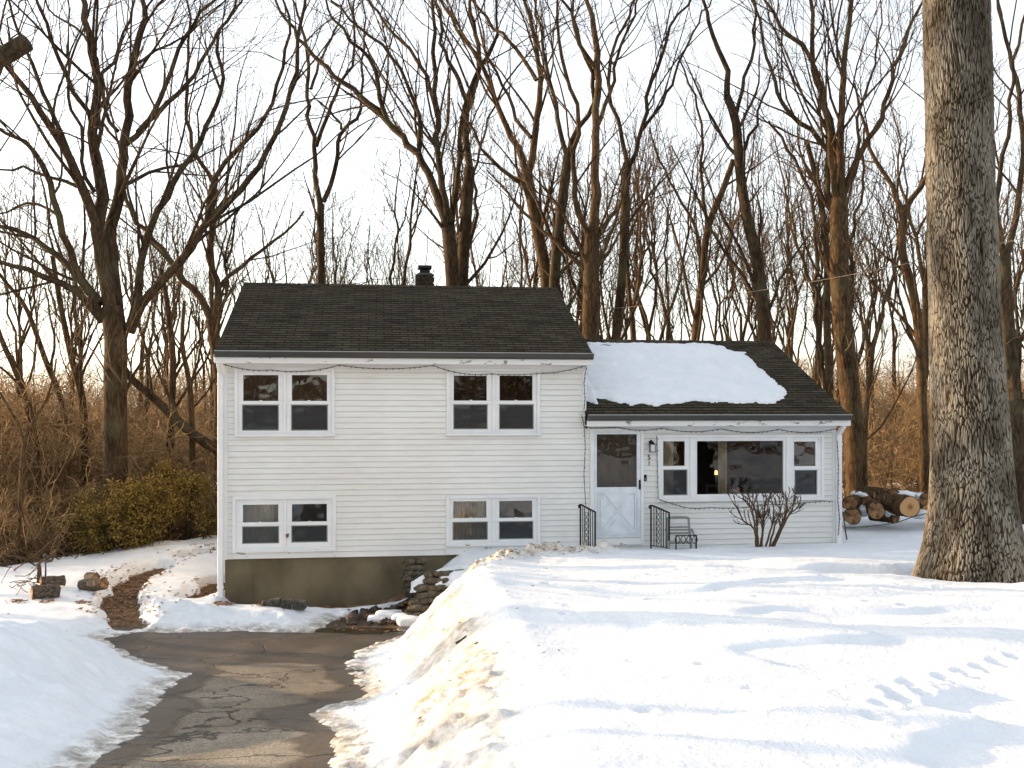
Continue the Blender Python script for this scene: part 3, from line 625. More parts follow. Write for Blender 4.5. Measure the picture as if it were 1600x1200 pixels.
def rt(seed): return np.random.default_rng(seed)
TREES = [
 ('large many-stemmed tree left of the house, its trunk forking low above the evergreen bush', 23.5, 'bark', [
   (44, 38, 0, [(181, 775), (180, 700), (180, 600), (181, 535), (174, 480)]),
   (30, 10, -.1, [(176, 505), (163, 420), (154, 358), (158, 292), (146, 229), (150, 150), (142, 75), (128, 0)]),
   (28, 9, .2, [(185, 512), (176, 438), (173, 347), (190, 284), (194, 229), (204, 105), (225, 38), (225, 0)]),
   (20, 8, -.3, [(157, 370), (136, 310), (110, 248), (84, 207), (49, 150), (8, 100)]),
   (10, 5, .2, [(110, 248), (95, 205), (62, 130), (40, 80), (20, 20)]),
   (12, 5, .3, [(196, 225), (225, 199), (262, 127), (285, 60), (319, 15), (337, 0)]),
   (11, 5, .4, [(215, 207), (262, 160), (300, 120), (330, 70), (362, 20)]),
   (10, 5, -.3, [(150, 190), (130, 165), (95, 100), (70, 30), (57, 0)]),
   (8, 4, -.4, [(148, 300), (130, 270), (125, 210), (105, 150), (108, 100), (125, 60)]),
   (7, 3, .1, [(205, 105), (214, 98), (260, 70), (285, 55)]),
   (8, 4, .3, [(154, 200), (155, 120), (180, 90), (205, 20), (213, 0)]),
   (8, 4, .3, [(184, 205), (166, 180), (160, 130), (142, 70), (118, 40), (90, 30), (72, 0)]),
   (17, 6, -.3, [(160, 504), (143, 464), (121, 427), (95, 354), (73, 273), (60, 244), (44, 222), (0, 204)]),
   (15, 7, .3, [(158, 474), (110, 420), (66, 383), (29, 361), (0, 357)]),
   (15, 7, -.4, [(158, 500), (121, 457), (80, 435), (37, 420), (0, 409)]),
   (17, 6, .3, [(201, 515), (216, 457), (220, 405), (238, 347), (271, 288), (300, 244), (323, 195), (349, 131), (337, 67), (364, 19)]),
   (18, 7, -.2, [(203, 519), (227, 464), (279, 413), (323, 347), (367, 306), (400, 266), (435, 200), (460, 120), (470, 40)]),
   (11, 5, -.3, [(323, 347), (330, 295), (345, 262), (385, 218), (420, 170), (447, 90), (450, 20)]),
   (7, 3, .3, [(120, 291), (73, 273), (37, 264), (0, 264)]),
   (6, 3, .5, [(95, 340), (60, 318), (30, 320), (0, 332)]),
 ]),
 ('forked tree with a crooked trunk just behind the left corner of the house roof', 27, 'bark_red', [
   (26, 20, 0, [(346, 700), (344, 600), (338, 545), (330, 501)]),
   (15, 5, .2, [(330, 501), (315, 471), (286, 435), (257, 394), (227, 361), (195, 310), (190, 240), (160, 190)]),
   (13, 5, -.2, [(333, 501), (341, 457), (330, 405), (328, 358), (335, 290), (300, 230), (290, 150), (296, 60)]),
   (9, 4, .4, [(342, 450), (374, 420), (400, 398), (440, 370), (475, 330)]),
 ]),
 ('slender tree with a lyre-shaped fork above the left third of the main roof', 34, 'bark', [
   (15, 13, 0, [(502, 560), (502, 442), (501, 370), (501, 319)]),
   (11, 4, .2, [(500, 319), (494, 281), (492, 232), (481, 169), (481, 75), (467, 30), (458, 0)]),
   (8, 3, -.3, [(494, 229), (512, 176), (531, 135), (550, 90), (554, 37), (552, 0)]),
   (10, 4, .1, [(505, 315), (512, 300), (524, 262), (535, 206), (561, 176), (567, 150), (565, 97), (572, 40)]),
   (6, 3, .4, [(533, 202), (531, 190), (509, 169), (496, 157)]),
   (6, 3, .4, [(486, 139), (501, 97), (524, 49), (535, 10)]),
 ]),
 ('tall tree directly behind the chimney, leaning limbs sweeping up to the left', 29, 'bark', [
   (28, 24, 0, [(710, 560), (708, 446), (704, 395), (700, 356)]),
   (17, 5, .2, [(698, 356), (692, 330), (670, 270), (644, 232), (606, 191), (569, 154), (531, 127), (501, 97), (471, 64), (441, 22), (430, 0)]),
   (10, 4, -.2, [(606, 191), (593, 150), (587, 112), (572, 86), (542, 56), (520, 26), (509, 0)]),
   (15, 6, .1, [(700, 350), (696, 319), (685, 244), (683, 180), (679, 112), (676, 56), (677, 0)]),
   (9, 4, -.3, [(655, 243), (655, 180), (644, 142), (610, 86), (565, 45), (531, 11)]),
   (9, 4, .4, [(683, 180), (672, 140), (650, 90), (620, 60), (590, 20), (575, 0)]),
 ]),
 ('dark straight tree standing close beside the one behind the chimney, on its right', 30, 'bark', [
   (24, 20, 0, [(724, 560), (722, 446), (724, 400), (727, 356), (734, 262)]),
   (14, 6, .2, [(734, 262), (727, 187), (741, 131), (749, 75), (737, 19), (735, 0)]),
   (10, 4, -.3, [(705, 360), (719, 240), (725, 180), (748, 110), (771, 71), (775, 11)]),
   (9, 4, .3, [(730, 160), (710, 110), (693, 80), (690, 30), (682, 0)]),
   (8, 3, .3, [(728, 400), (745, 330), (743, 280), (760, 190), (800, 130)]),
 ]),
 ('tree with a twin fork seen above the right end of the main roof ridge', 27, 'bark_red', [
   (23, 19, 0, [(856, 600), (854, 446), (839, 356), (827, 292), (824, 270)]),
   (13, 5, .2, [(822, 270), (809, 232), (786, 180), (764, 131), (745, 86), (710, 40), (690, 0)]),
   (15, 6, -.1, [(826, 268), (835, 232), (839, 180), (844, 120), (835, 56), (822, 0)]),
   (8, 4, .4, [(838, 125), (805, 75), (767, 37), (740, 0)]),
   (9, 3, -.3, [(824, 292), (790, 268), (760, 245), (735, 200), (715, 160)]),
   (8, 3, .3, [(830, 215), (805, 185), (790, 140), (760, 90), (752, 60)]),
 ]),
 ('dark tree right of the twin fork, its trunk rising from behind the main roof rake', 26, 'bark', [
   (20, 17, 0, [(864, 600), (866, 446), (874, 356), (884, 270), (887, 244)]),
   (10, 4, .2, [(886, 244), (876, 206), (865, 150), (850, 86), (842, 37), (838, 0)]),
   (11, 4, -.2, [(888, 244), (900, 206), (925, 175), (928, 120), (902, 60), (895, 0)]),
   (8, 3, .3, [(872, 370), (905, 400), (912, 330), (900, 290)]),
 ]),
 ('thick dark tree rising where the two roofs meet, splitting into a wide candelabra', 25, 'bark_red', [
   (35, 26, 0, [(922, 640), (923, 532), (924, 412), (925, 367)]),
   (19, 7, .1, [(926, 367), (932, 298), (932, 206), (934, 92), (923, 23), (918, 0)]),
   (12, 5, -.2, [(922, 375), (900, 316), (897, 250), (905, 180), (880, 100), (872, 30)]),
   (12, 4, .2, [(930, 375), (950, 345), (969, 312), (978, 250)]),
   (9, 4, .4, [(932, 200), (950, 150), (953, 90), (975, 40), (990, 0)]),
   (9, 4, -.4, [(933, 110), (908, 70), (895, 30), (880, 0)]),
   (9, 3, .3, [(912, 420), (880, 390), (850, 360), (800, 310), (760, 265)]),
 ]),
 ('slim pale tree leaning right above the snowy roof, opening in a narrow V', 28, 'bark', [
   (18, 13, 0, [(955, 620), (962, 532), (973, 412), (976, 321), (982, 257)]),
   (9, 4, .2, [(980, 257), (969, 206), (955, 151), (964, 87), (987, 37), (996, 0)]),
   (10, 4, -.2, [(984, 257), (992, 247), (1001, 206), (1019, 128), (1037, 87), (1051, 37), (1079, 0)]),
   (7, 3, .3, [(1001, 206), (1035, 160), (1060, 100), (1095, 30)]),
 ]),
 ('slender tree above the middle of the snowy roof, its trunk curving to the right', 30, 'bark_red', [
   (16, 10, 0, [(1084, 640), (1086, 532), (1097, 435), (1106, 357), (1129, 298), (1146, 250)]),
   (7, 3, .2, [(1100, 420), (1085, 350), (1060, 310), (1030, 250), (1015, 200)]),
   (7, 3, -.2, [(1106, 357), (1095, 290), (1098, 220), (1085, 150), (1060, 90)]),
   (6, 3, -.3, [(1095, 450), (1130, 410), (1150, 350), (1190, 290)]),
 ]),
 ('tall sinuous tree behind the right end of the wing ridge', 27, 'bark', [
   (26, 14, 0, [(1200, 640), (1196, 532), (1184, 412), (1168, 344), (1157, 275), (1150, 192), (1136, 151)]),
   (12, 4, .2, [(1136, 151), (1134, 105), (1115, 55), (1097, 0)]),
   (8, 3, -.3, [(1149, 185), (1161, 137), (1175, 92), (1180, 40), (1178, 0)]),
   (7, 3, .3, [(1196, 500), (1215, 450), (1240, 400), (1262, 370)]),
   (7, 3, .3, [(1155, 250), (1180, 200), (1190, 150), (1215, 100)]),
 ]),
 ('huge golden-lit tree rising from behind the wing downspout, crown fanning from one fork', 25.5, 'bark_red', [
   (40, 30, 0, [(1340, 795), (1336, 690), (1322, 560), (1312, 435), (1311, 348), (1312, 310)]),
   (13, 5, .3, [(1308, 335), (1294, 312), (1290, 229), (1248, 192), (1216, 151), (1202, 92), (1184, 27)]),
   (12, 5, -.2, [(1308, 320), (1296, 240), (1290, 183), (1267, 82), (1235, 55), (1198, 5)]),
   (15, 6, .1, [(1312, 320), (1303, 220), (1285, 151), (1267, 87), (1264, 0)]),
   (15, 6, -.1, [(1314, 310), (1315, 183), (1322, 92), (1331, 0)]),
   (14, 5, .2, [(1316, 310), (1326, 280), (1349, 229), (1381, 174), (1400, 101), (1427, 32)]),
   (8, 3, .4, [(1325, 290), (1340, 260), (1340, 190), (1360, 120), (1375, 60)]),
   (9, 4, .3, [(1320, 540), (1332, 430), (1328, 380), (1345, 300), (1350, 200)]),
 ]),
 ('pair-stemmed straight tree just left of the huge golden-lit tree', 29, 'bark', [
   (16, 9, 0, [(1299, 700), (1296, 600), (1292, 500), (1292, 400), (1280, 300), (1260, 220)]),
   (9, 5, .2, [(1290, 610), (1276, 500), (1275, 400), (1265, 300), (1230, 230), (1200, 190)]),
 ]),
 ('crooked tree between the golden-lit tree and the big oak, forked at mid height', 27, 'bark_red', [
   (19, 14, 0, [(1446, 780), (1441, 650), (1438, 545), (1427, 458), (1409, 390), (1413, 330)]),
   (11, 4, .2, [(1411, 330), (1395, 298), (1363, 243), (1350, 190), (1335, 130)]),
   (12, 5, -.2, [(1413, 330), (1430, 305), (1450, 270), (1470, 200), (1480, 100)]),
   (7, 3, .3, [(1425, 450), (1405, 420), (1380, 400), (1350, 370)]),
 ]),
 ('thin sunlit forked sapling tree behind the log pile', 24.5, 'bark_red', [
   (11, 7, 0, [(1350, 770), (1352, 660), (1360, 590), (1364, 545)]),
   (6, 3, .1, [(1363, 550), (1350, 510), (1340, 460), (1322, 420)]),
   (7, 3, -.1, [(1364, 545), (1375, 500), (1392, 440), (1410, 380), (1420, 350)]),
   (5, 2, .2, [(1370, 520), (1365, 470), (1358, 400), (1362, 360)]),
 ]),
 ('dark thick tree at the far right edge, seen beyond the big oak', 22, 'bark', [
   (26, 20, 0, [(1590, 790), (1588, 650), (1578, 540), (1572, 460), (1570, 400)]),
   (13, 6, .2, [(1570, 410), (1585, 350), (1598, 250), (1590, 140), (1570, 60), (1558, 0)]),
   (11, 5, -.2, [(1568, 400), (1556, 330), (1558, 280), (1575, 200), (1585, 100), (1600, 30)]),
   (12, 5, -.2, [(1578, 560), (1600, 520), (1640, 470), (1660, 380), (1665, 250)]),
   (8, 3, -.3, [(1580, 600), (1560, 560), (1548, 500), (1540, 420)]),
 ]),
]
for i, (lab, Y0, mt, limbs) in enumerate(TREES):
    make_tree('bare_tree', lab, limbs, Y0, rt(100+i), M[mt], 'bare trees round the house', dens=.98)
for k, (lab, Y0, limbs) in enumerate([
 ('thin pale forked sapling at the far left edge of the woods', 20.6, [(10, 7, 0, [(32, 885), (33, 760), (38, 690)]), (6, 3, .1, [(37, 690), (22, 650), (5, 625)]), (6, 3, -.1, [(38, 690), (52, 655), (78, 610), (88, 560)])]),
 ('slim tree leaning left between the far left sapling and the large many-stemmed tree', 27, [(15, 8, 0, [(132, 800), (130, 640), (112, 560), (95, 480), (82, 400)]), (8, 3, .2, [(120, 590), (130, 520), (125, 440)])]),
 ('slim crooked tree whose stem bends far out to the left', 29, [(13, 7, 0, [(105, 800), (100, 650), (70, 560), (40, 480), (8, 440)]), (6, 3, .2, [(80, 585), (84, 520), (70, 450)])]),
 ('straight slim tree right of the large many-stemmed tree', 28, [(15, 8, 0, [(262, 800), (268, 640), (270, 560), (262, 480), (252, 420)]), (7, 3, .2, [(268, 600), (285, 540), (300, 480)])]),
 ('slim tree just left of the upper left window wall, among the brush', 26, [(12, 6, 0, [(302, 800), (298, 620), (285, 540), (288, 470)]), (6, 3, .2, [(296, 610), (312, 560), (318, 500)])]),
 ('tan leaning trunk at the left edge, slanting out of view', 25, [(15, 12, 0, [(66, 800), (48, 650), (25, 580), (2, 530)])])]):
    make_tree('bare_tree', lab, limbs, Y0, rt(170+k), M['bark_red'], 'bare trees round the house', dens=1.0)
# leaning dead trunk behind the left corner
make_tree('leaning_tree', 'fallen tree leaning left at a slant behind the left house corner', [(20, 12, 0, [(348, 716), (316, 690), (275, 655), (240, 622), (205, 592), (190, 570)])], 25.5, rt(90), M['bark'], dens=.7)

# procedural trees: straight trunk, forking vase of upright limbs
def vase_limbs(g, H, r0, fork=None, lean=.06):
    fork = fork or g.uniform(.28, .5); n = 12
    z = np.linspace(-.3, H*fork, n); a = g.uniform(0, 2*np.pi); bend = lean*H
    tr = np.stack([np.cos(a)*bend*(z/H)**2+.08*np.sin(z*.7+a), np.sin(a)*bend*(z/H)**2+.08*np.cos(z*.6), z], -1)
    limbs = [(tr, np.linspace(r0*1.15, r0*.8, n))]
    k = g.integers(2, 4); top = tr[-1]
    for q in range(k):
        aa = a+q*2*np.pi/k+g.normal()*.3; m = 12; L = H*(1-fork)*g.uniform(.75, 1.05); s = np.linspace(0, 1, m)
        sp = g.uniform(.10, .24)*L
        P = top+np.stack([np.cos(aa)*sp*s**.8, np.sin(aa)*sp*s**.8, L*s], -1)+np.cumsum(g.normal(size=(m, 3))*.12*[[1, 1, .3]], 0)*np.minimum(1, s*4)[:, None]
        limbs.append((P, r0*.62*np.linspace(1, .22, m)))
        for w in range(2):
            j = g.integers(2, 8); a2 = aa+g.normal()*1.0; L2 = L*(1-j/m)*g.uniform(.6, .95); sp2 = g.uniform(.12, .28)*L2
            P2 = P[j]+np.stack([np.cos(a2)*sp2*s, np.sin(a2)*sp2*s, L2*s], -1)+np.cumsum(g.normal(size=(m, 3))*.09, 0)*np.minimum(1, s*4)[:, None]
            limbs.append((P2, r0*.62*np.interp(j/m, [0, 1], [.7, .25])*np.linspace(1, .3, m)))
    return limbs
protos = []
def vase_tree(seed, H, r0, loc, label, group, dens=.8, twig=.014, fork=None, name='bare_tree', scale=1, mat='bark'):
    g = rt(seed); L = vase_limbs(g, H, r0, fork)
    r = finish_tree(name, label, L, (0, 0, 0), g, M[mat], group, dens, twig)
    r.location = loc; return r
def copy_thing(src, loc, rz, sc, label=None, group=None):
    r = src.copy(); COL.objects.link(r); r.location = loc; r.rotation_euler = (0, 0, rz); r.scale = (sc, sc, sc)
    if label: r['label'] = label
    if group: r['group'] = group
    for ch in list(src.children):
        c = ch.copy(); COL.objects.link(c); c.parent = r
    return r
FARL = 'slender bare tree standing in the far woods behind the house'
for s in range(6):
    protos.append(vase_tree(300+s, 13+s*.8, .085+.014*s, (0, 0, 0), FARL, 'far woodland trees', .62, .02, name='woodland_tree', mat='bark_red' if s % 2 else 'bark'))
pos = []
g = rt(55)
tries = 0
while len(pos) < 108 and tries < 6000:
    tries += 1
    Y = g.uniform(33, 80); px = g.uniform(-80, 1680); x = (px-HX)/F*Y
    if px < 620 and Y < 46: continue
    if all(math.hypot(x-p[0], Y-p[1]) > 1.5 for p in pos): pos.append((x, Y))
for i, (x, Y) in enumerate(pos):
    src = protos[i % 6]; sc = g.uniform(.75, 1.15); rz = g.uniform(0, 6.28)
    if i < 6: src.location = (x, Y, GZ(x, Y)); src.rotation_euler = (0, 0, rz); src.scale = (sc,)*3
    else: copy_thing(src, (x, Y, GZ(x, Y)), rz, sc)
# trees out to the left that throw their shadows across the yard, and the woods across the road (seen in the windows)
SIDE = [(-12.5, 9.5), (-14, 13.5), (-17, 7), (-19, 12), (-22, 16), (-16, 17.5), (-25, 10), (-12.5, 22), (-27, 20), (-30, 14), (-21, 21)]
for i, (x, Y) in enumerate(SIDE):
    copy_thing(protos[i % 6], (x, Y, GZ(x, Y)), i*1.3, 1.05, 'bare tree on the lawn left of the driveway', 'bare trees left of the driveway')
for i in range(26):
    x = -26+i*2.1+g.uniform(-.8, .8); Y = g.uniform(-30, -8)
    copy_thing(protos[i % 6], (x, Y, GZ(x, Y)), g.uniform(0, 6), g.uniform(.9, 1.2), 'bare tree in the woods across the road', 'bare trees across the road')
for i in range(16):
    x = 9+g.uniform(0, 22); Y = 14+g.uniform(0, 14)
    if abs(x/Y) < .53 or abs(x-1545/F) < 1: continue
    copy_thing(protos[i % 6], (x, Y, GZ(x, Y)), g.uniform(0, 6), g.uniform(.8, 1.1), 'bare tree in the woods right of the yard', 'bare trees right of the yard')

# ------------------------------------------------------------------ undergrowth
def brush(name, centres, g, H=(1.2, 3.0), stems=8, mat='brush', r=.012, kids=5, gk=3, lean=.35):
    C = np.array(centres, float); B = len(C); n = 7
    P0 = np.repeat(C, stems, 0)+g.normal(size=(B*stems, 3))*[.22, .22, 0]
    Hh = g.uniform(H[0], H[1], (B*stems, 1)); d = g.normal(size=(B*stems, 3))*lean; d[:, 2] = 1; d /= np.linalg.norm(d, axis=1, keepdims=True)
    P = np.zeros((B*stems, n, 3)); P[:, 0] = P0
    for j in range(1, n):
        d = d+g.normal(size=d.shape)*.24; d[:, 2] += -.02; d /= np.linalg.norm(d, axis=1, keepdims=True); P[:, j] = P[:, j-1]+d*Hh/(n-1)
    Rr = g.uniform(.7, 1.4, (B*stems, 1))*r*np.linspace(1.2, .4, n)[None]
    l1 = spawn(P, Rr, kids, g, .15, .95, (30, 80), (.3, .7), 6, .2, .3, .7, .4)
    l1 = (l1[0], np.clip(l1[1], r*.4, 1)); l2 = spawn(*l1, gk, g, .15, .95, (30, 80), (.35, .7), 5, .1, .32, .7, .5)
    l2 = (l2[0], np.clip(l2[1], r*.33, 1))
    Va, Fa = tubes_mesh([(P, Rr), l1, l2], 3)
    return obj(name, np_mesh(name, Va, Fa), M[mat])
g = rt(77); cs = []
def scat(n, x0, x1, off0, off1, g):
    out = []
    for _ in range(n):
        px = g.uniform(x0, x1); q = g.uniform(0, 1)**1.3
        xw = (px-HX)/F*22; ye = float(np.interp(xw, [p[0] for p in EDGE], [p[1] for p in EDGE]))
        Y = ye+off0+q*(off1-off0); x = (px-HX)/F*Y; out.append((x, Y, GZ(x, Y)-.05))
    return out
tag(brush('brush_thicket', scat(150, -140, 345, .8, 12, g), g, (.5, 2.2), 6, lean=.6), 'tangle of tan leafless brush filling the woods edge left of the house', 'brush', kind='stuff')
tag(brush('brush_thicket', scat(130, -200, 400, 12, 40, g), g, (1.2, 2.8), 7, r=.018, lean=.45), 'dense brown brush deeper in the woods behind the juniper', 'brush', kind='stuff')
tag(brush('brush_thicket', scat(120, 1290, 1800, 1.5, 40, g), g, (.8, 2.4), 6, r=.016, lean=.5), 'golden brown brush behind the log pile and the oak', 'brush', kind='stuff')
tag(brush('sapling_thicket', scat(90, -140, 345, 4.5, 18, g), g, (2.2, 4.6), 2, r=.024, kids=10, gk=6, lean=.3), 'crooked leafless saplings standing in the brush left of the house', 'saplings', kind='stuff')
tag(brush('sapling_thicket', scat(70, 1290, 1800, 2, 20, g), g, (2.2, 4.6), 2, r=.022, kids=10, gk=6, lean=.3), 'crooked leafless saplings behind the log pile and the oak', 'saplings', kind='stuff')
tag(brush('far_thicket', [((lambda Y, a: (a*Y, Y, GZ(a*Y, Y)-.1))(g.uniform(58, 100), g.uniform(-.62, .62))) for _ in range(430)], g, (1.4, 6.5), 7, r=.035, lean=.12), 'hazy mass of far leafless saplings on the rising ground', 'thicket', kind='stuff')
tag(brush('brush_thicket', [((lambda x, Y: (x, Y, GZ(x, Y)-.1))(g.uniform(-45, 40), g.uniform(-50, -8))) for _ in range(420)], g, (.8, 2.2), 6, r=.03, kids=4, gk=2, lean=.2), 'brown brush and saplings across the road behind the camera', 'brush', kind='stuff')
# low sticks and fallen twigs along the left snow edge
g = rt(78); P = []
for _ in range(420):
    px = g.uniform(-40, 340); xw = (px-HX)/F*21; ye = float(np.interp(xw, [p[0] for p in EDGE], [p[1] for p in EDGE]))
    Y = ye+g.uniform(-.4, 2.2); x = (px-HX)/F*Y; z = GZ(x, Y)+g.uniform(.02, .25); a = g.uniform(0, 6.28); L = g.uniform(.3, 1.5)
    d = np.array([math.cos(a), math.sin(a)*.6, g.uniform(-.1, .35)]); p = np.array([x, Y, z]); ln = [p]
    for j in range(5): d = d+g.normal(size=3)*.25; p = p+d/np.linalg.norm(d)*L/5; ln.append(p)
    P.append(ln)
P = np.array(P); Rr = g.uniform(.008, .028, (len(P), 1))*np.linspace(1, .4, 6)[None]
V, Fq = tubes_mesh([(P, Rr)], 5)
tag(obj('fallen_sticks', np_mesh('fallen_sticks', V, Fq, True), M['twig']), 'fallen sticks lying along the ragged left edge of the snow', 'sticks', kind='stuff')

# juniper: limbs with many small scale sprays
def sprays(C, g, size, per, spread):
    n = len(C)*per; P = np.repeat(C, per, 0)+g.normal(size=(n, 3))*spread
    a = g.normal(size=(n, 3)); a[:, 2] = np.abs(a[:, 2])*.6+.2; a /= np.linalg.norm(a, axis=1, keepdims=True)
    b = np.cross(a, g.normal(size=(n, 3))); b /= np.linalg.norm(b, axis=1, keepdims=True)
    L = g.uniform(.6, 1.4, (n, 1))*size
    V = np.stack([P-b*L*.16, P+a*L*.5-b*L*.28, P+a*L, P+a*L*.5+b*L*.28], 1).reshape(-1, 3)
    V[0::4] = P
    return V, np.arange(n*4).reshape(-1, 4)
g = rt(81)
def juniper(label, blobs, base):
    root = thing('juniper', label, 'evergreen', base, group='juniper evergreens')
    C = []; stems = []
    for (c, rx, ry, rz, n) in blobs:
        u = g.normal(size=(n, 3)); u /= np.linalg.norm(u, axis=1, keepdims=True); u *= g.uniform(.45, 1, (n, 1))**.6
        P = np.array(c)+u*[rx, ry, rz]; P = P[fbm(P[:, 0]*1.9, P[:, 2]*1.9+P[:, 1], 3) > .05]; C.append(P)
        for q in P[::9]:
            s = np.linspace(0, 1, 6)[:, None]; b = np.array([c[0], c[1], base[2]]); m = b*(1-s)+q*s; m[:, 2] = b[2]+(q[2]-b[2])*s[:, 0]**1.4; stems.append(m)
    C = np.concatenate(C); V, Fq = sprays(C, g, .062, 34, .12)
    obj('foliage', np_mesh('foliage', V-np.array(base), Fq), M['juniper'], root)
    stems = np.array(stems); Rr = np.linspace(.02, .005, 6)[None].repeat(len(stems), 0)
    V, Fq = tubes_mesh([(stems, Rr)], 5); obj('trunk', np_mesh('trunk', V-np.array(base), Fq, True), M['bark'], root)
def blob(px, py, Y, rpx, rpy, n): p = at(px, py, Y); return (tuple(p), rpx/F*Y, rpx/F*Y*.6, rpy/F*Y, n)
p = at(190, 860, 21.5)
juniper('broad olive-gold juniper spreading at the foot of the big left tree', [blob(185, 810, 21.4, 72, 52, 900), blob(140, 830, 21.2, 38, 34, 380), blob(230, 785, 21.9, 44, 36, 380), blob(160, 782, 21.6, 40, 22, 180)], (p.x, 21.5, GZ(p.x, 21.5)))
p = at(290, 850, 22.6)
juniper('darker sparse juniper closer to the house corner, right of the broad one', [blob(290, 780, 22.6, 46, 34, 360), blob(266, 745, 22.8, 24, 24, 130), blob(310, 815, 22.4, 28, 26, 170)], (p.x, 22.6, GZ(p.x, 22.6)))

# ------------------------------------------------------------------ big oak with modelled bark
def big_oak():
    prof = [(-400, 1492, 86), (-150, 1492, 90), (0, 1493, 98), (250, 1499, 99), (500, 1508.5, 104), (700, 1518, 116), (780, 1520, 127), (850, 1522, 148), (895, 1521, 168), (925, 1521, 190)]
    Y0 = 13.0; py = np.array([p[0] for p in prof][::-1], float); zs = -(py-HY)/F*Y0
    cx = (np.array([p[1] for p in prof][::-1])-HX)/F*Y0; rad = np.array([p[2] for p in prof][::-1])/F*Y0/2
    nz, na = 1150, 620; zt = np.linspace(zs[0], 4.2, 1040); z = np.concatenate([zt, np.linspace(4.25, zs[-1], nz-1040)])
    th = np.linspace(0, 2*np.pi, na, endpoint=False)
    cxx = np.interp(z, zs, cx); rr = np.interp(z, zs, rad)
    k = np.exp(-(z-zs[0])/.35)
    flut = 1+.05*np.sin(th*5+.6)[None]*k[:, None]+.018*np.sin(th[None]*3+z[:, None]*.5)+.01*np.sin(th[None]*7+z[:, None]*.9)
    Rm = rr[:, None]*flut
    Vd = np.zeros((nz, na)); vor = noise.voronoi; nv = noise.noise_vector
    Rc = .5
    for j in range(na):
        c, s_ = math.cos(th[j])*Rc, math.sin(th[j])*Rc
        if s_ > .25:      # the back of the trunk
            continue
        c0_, s0_ = c, s_
        for i in range(nz):
            zz = z[i]; q_ = .62+.38*rr[i]/.42; c = c0_*q_; s_ = s0_*q_; w = nv((c*5, s_*5, zz*2.2))
            d = vor((c*42+w[0]*1.6, s_*42+w[1]*1.8, zz*6.5+w[2]*1.6))[0]
            Vd[i, j] = d[1]-d[0]
    plate = np.clip((Vd-.01)/.26, 0, 1)
    T2, Z2 = np.meshgrid(th, z)
    fine = fbm(T2*14+5, Z2*9, 3)*.004+fbm(T2*3, Z2*1.2, 2)*.012
    Rm = Rm+(plate-.75)*.017+fine
    X = cxx[:, None]+np.cos(th)[None]*Rm; Y = Y0+np.sin(th)[None]*Rm*.96; Z = np.repeat(z[:, None], na, 1)
    V = np.stack([X, Y, Z], -1).reshape(-1, 3)
    i = np.arange(nz-1)[:, None]*na; kk = np.arange(na)[None]; k2 = (kk+1) % na
    Q = np.stack([i+kk, i+k2, i+na+k2, i+na+kk], -1).reshape(-1, 4)
    base = np.array((cxx[0], Y0, SZ(cxx[0]-1.2, Y0)-.2))
    root = thing('oak_tree', 'massive grey oak trunk with deeply furrowed bark at right, rising out of the snow', 'tree', tuple(base))
    me = np_mesh('trunk', V-base, Q, True)
    a = me.attributes.new('plate', 'FLOAT', 'POINT'); a.data.foreach_set('value', plate.ravel().astype(np.float32))
    m, nt, b = new_mat('oak_bark'); A = N(nt, 'ShaderNodeAttribute', attribute_name='plate')
    r = ramp(nt, A.outputs['Fac'], [(.0, (.016, .011, .008)), (.30, (.060, .048, .036)), (.80, (.205, .192, .165))])
    n = N(nt, 'ShaderNodeTexNoise', Scale=1.6, Detail=6); nt.links.new(coords(nt, (1.4, 1.4, .7)), n.inputs[0])
    r2 = ramp(nt, n.outputs[0], [(.38, (.40, .36, .31)), (.60, (1.08, 1.06, 1.0))])
    n5 = N(nt, 'ShaderNodeTexNoise', Scale=45, Detail=5); nt.links.new(coords(nt, (1, 1, .4)), n5.inputs[0])
    r5 = ramp(nt, n5.outputs[0], [(.3, (.6, .6, .6)), (.7, (1.3, 1.3, 1.3))])
    mx = N(nt, 'ShaderNodeMixRGB', blend_type='MULTIPLY'); mx.inputs[0].default_value = 1
    nt.links.new(r.outputs[0], mx.inputs[1]); nt.links.new(r2.outputs[0], mx.inputs[2])
    mx2 = N(nt, 'ShaderNodeMixRGB', blend_type='MULTIPLY'); mx2.inputs[0].default_value = 1
    nt.links.new(mx.outputs[0], mx2.inputs[1]); nt.links.new(r5.outputs[0], mx2.inputs[2])
    nt.links.new(mx2.outputs[0], b.inputs['Base Color']); b.inputs['Roughness'].default_value = .95; b.inputs['Specular IOR Level'].default_value = .1
    bump(nt, b, n5.outputs[0], .6, .006)
    obj('trunk', me, m, root)
    # crown above the frame
    g = rt(5); top = np.array([cxx[-1], Y0, z[-1]]); L = []
    for q in range(6):
        a_ = q*1.05; s = np.linspace(0, 1, 14)[:, None]; ln = g.uniform(5, 8)
        P = top-np.array([0, 0, .5])+np.concatenate([np.cos(a_)*ln*.6*s, np.sin(a_)*ln*.6*s, ln*s], 1)+np.cumsum(g.normal(size=(14, 3))*.12, 0)*np.minimum(1, s*4)
        L.append((P, .2*np.linspace(1, .2, 14)))
    crown = [(p[None], r_[None]) for p, r_ in L]
    for p, r_ in L: crown.append(spawn(p[None], r_[None], 9, g, .2, .98, (25, 55), (.3, .5), 8, .2, .12, .5, .3))
    l2 = spawn(np.concatenate([c[0] for c in crown[6:]]), np.concatenate([c[1] for c in crown[6:]]), 6, g)
    Va, Fa = tubes_mesh(crown, 6); Vb, Fb = tubes_mesh([l2], 4)
    obj('crown', np_mesh('crown', np.concatenate([Va, Vb])-base, [Fa, Fb+len(Va)], True), M['twig'], root)
big_oak()
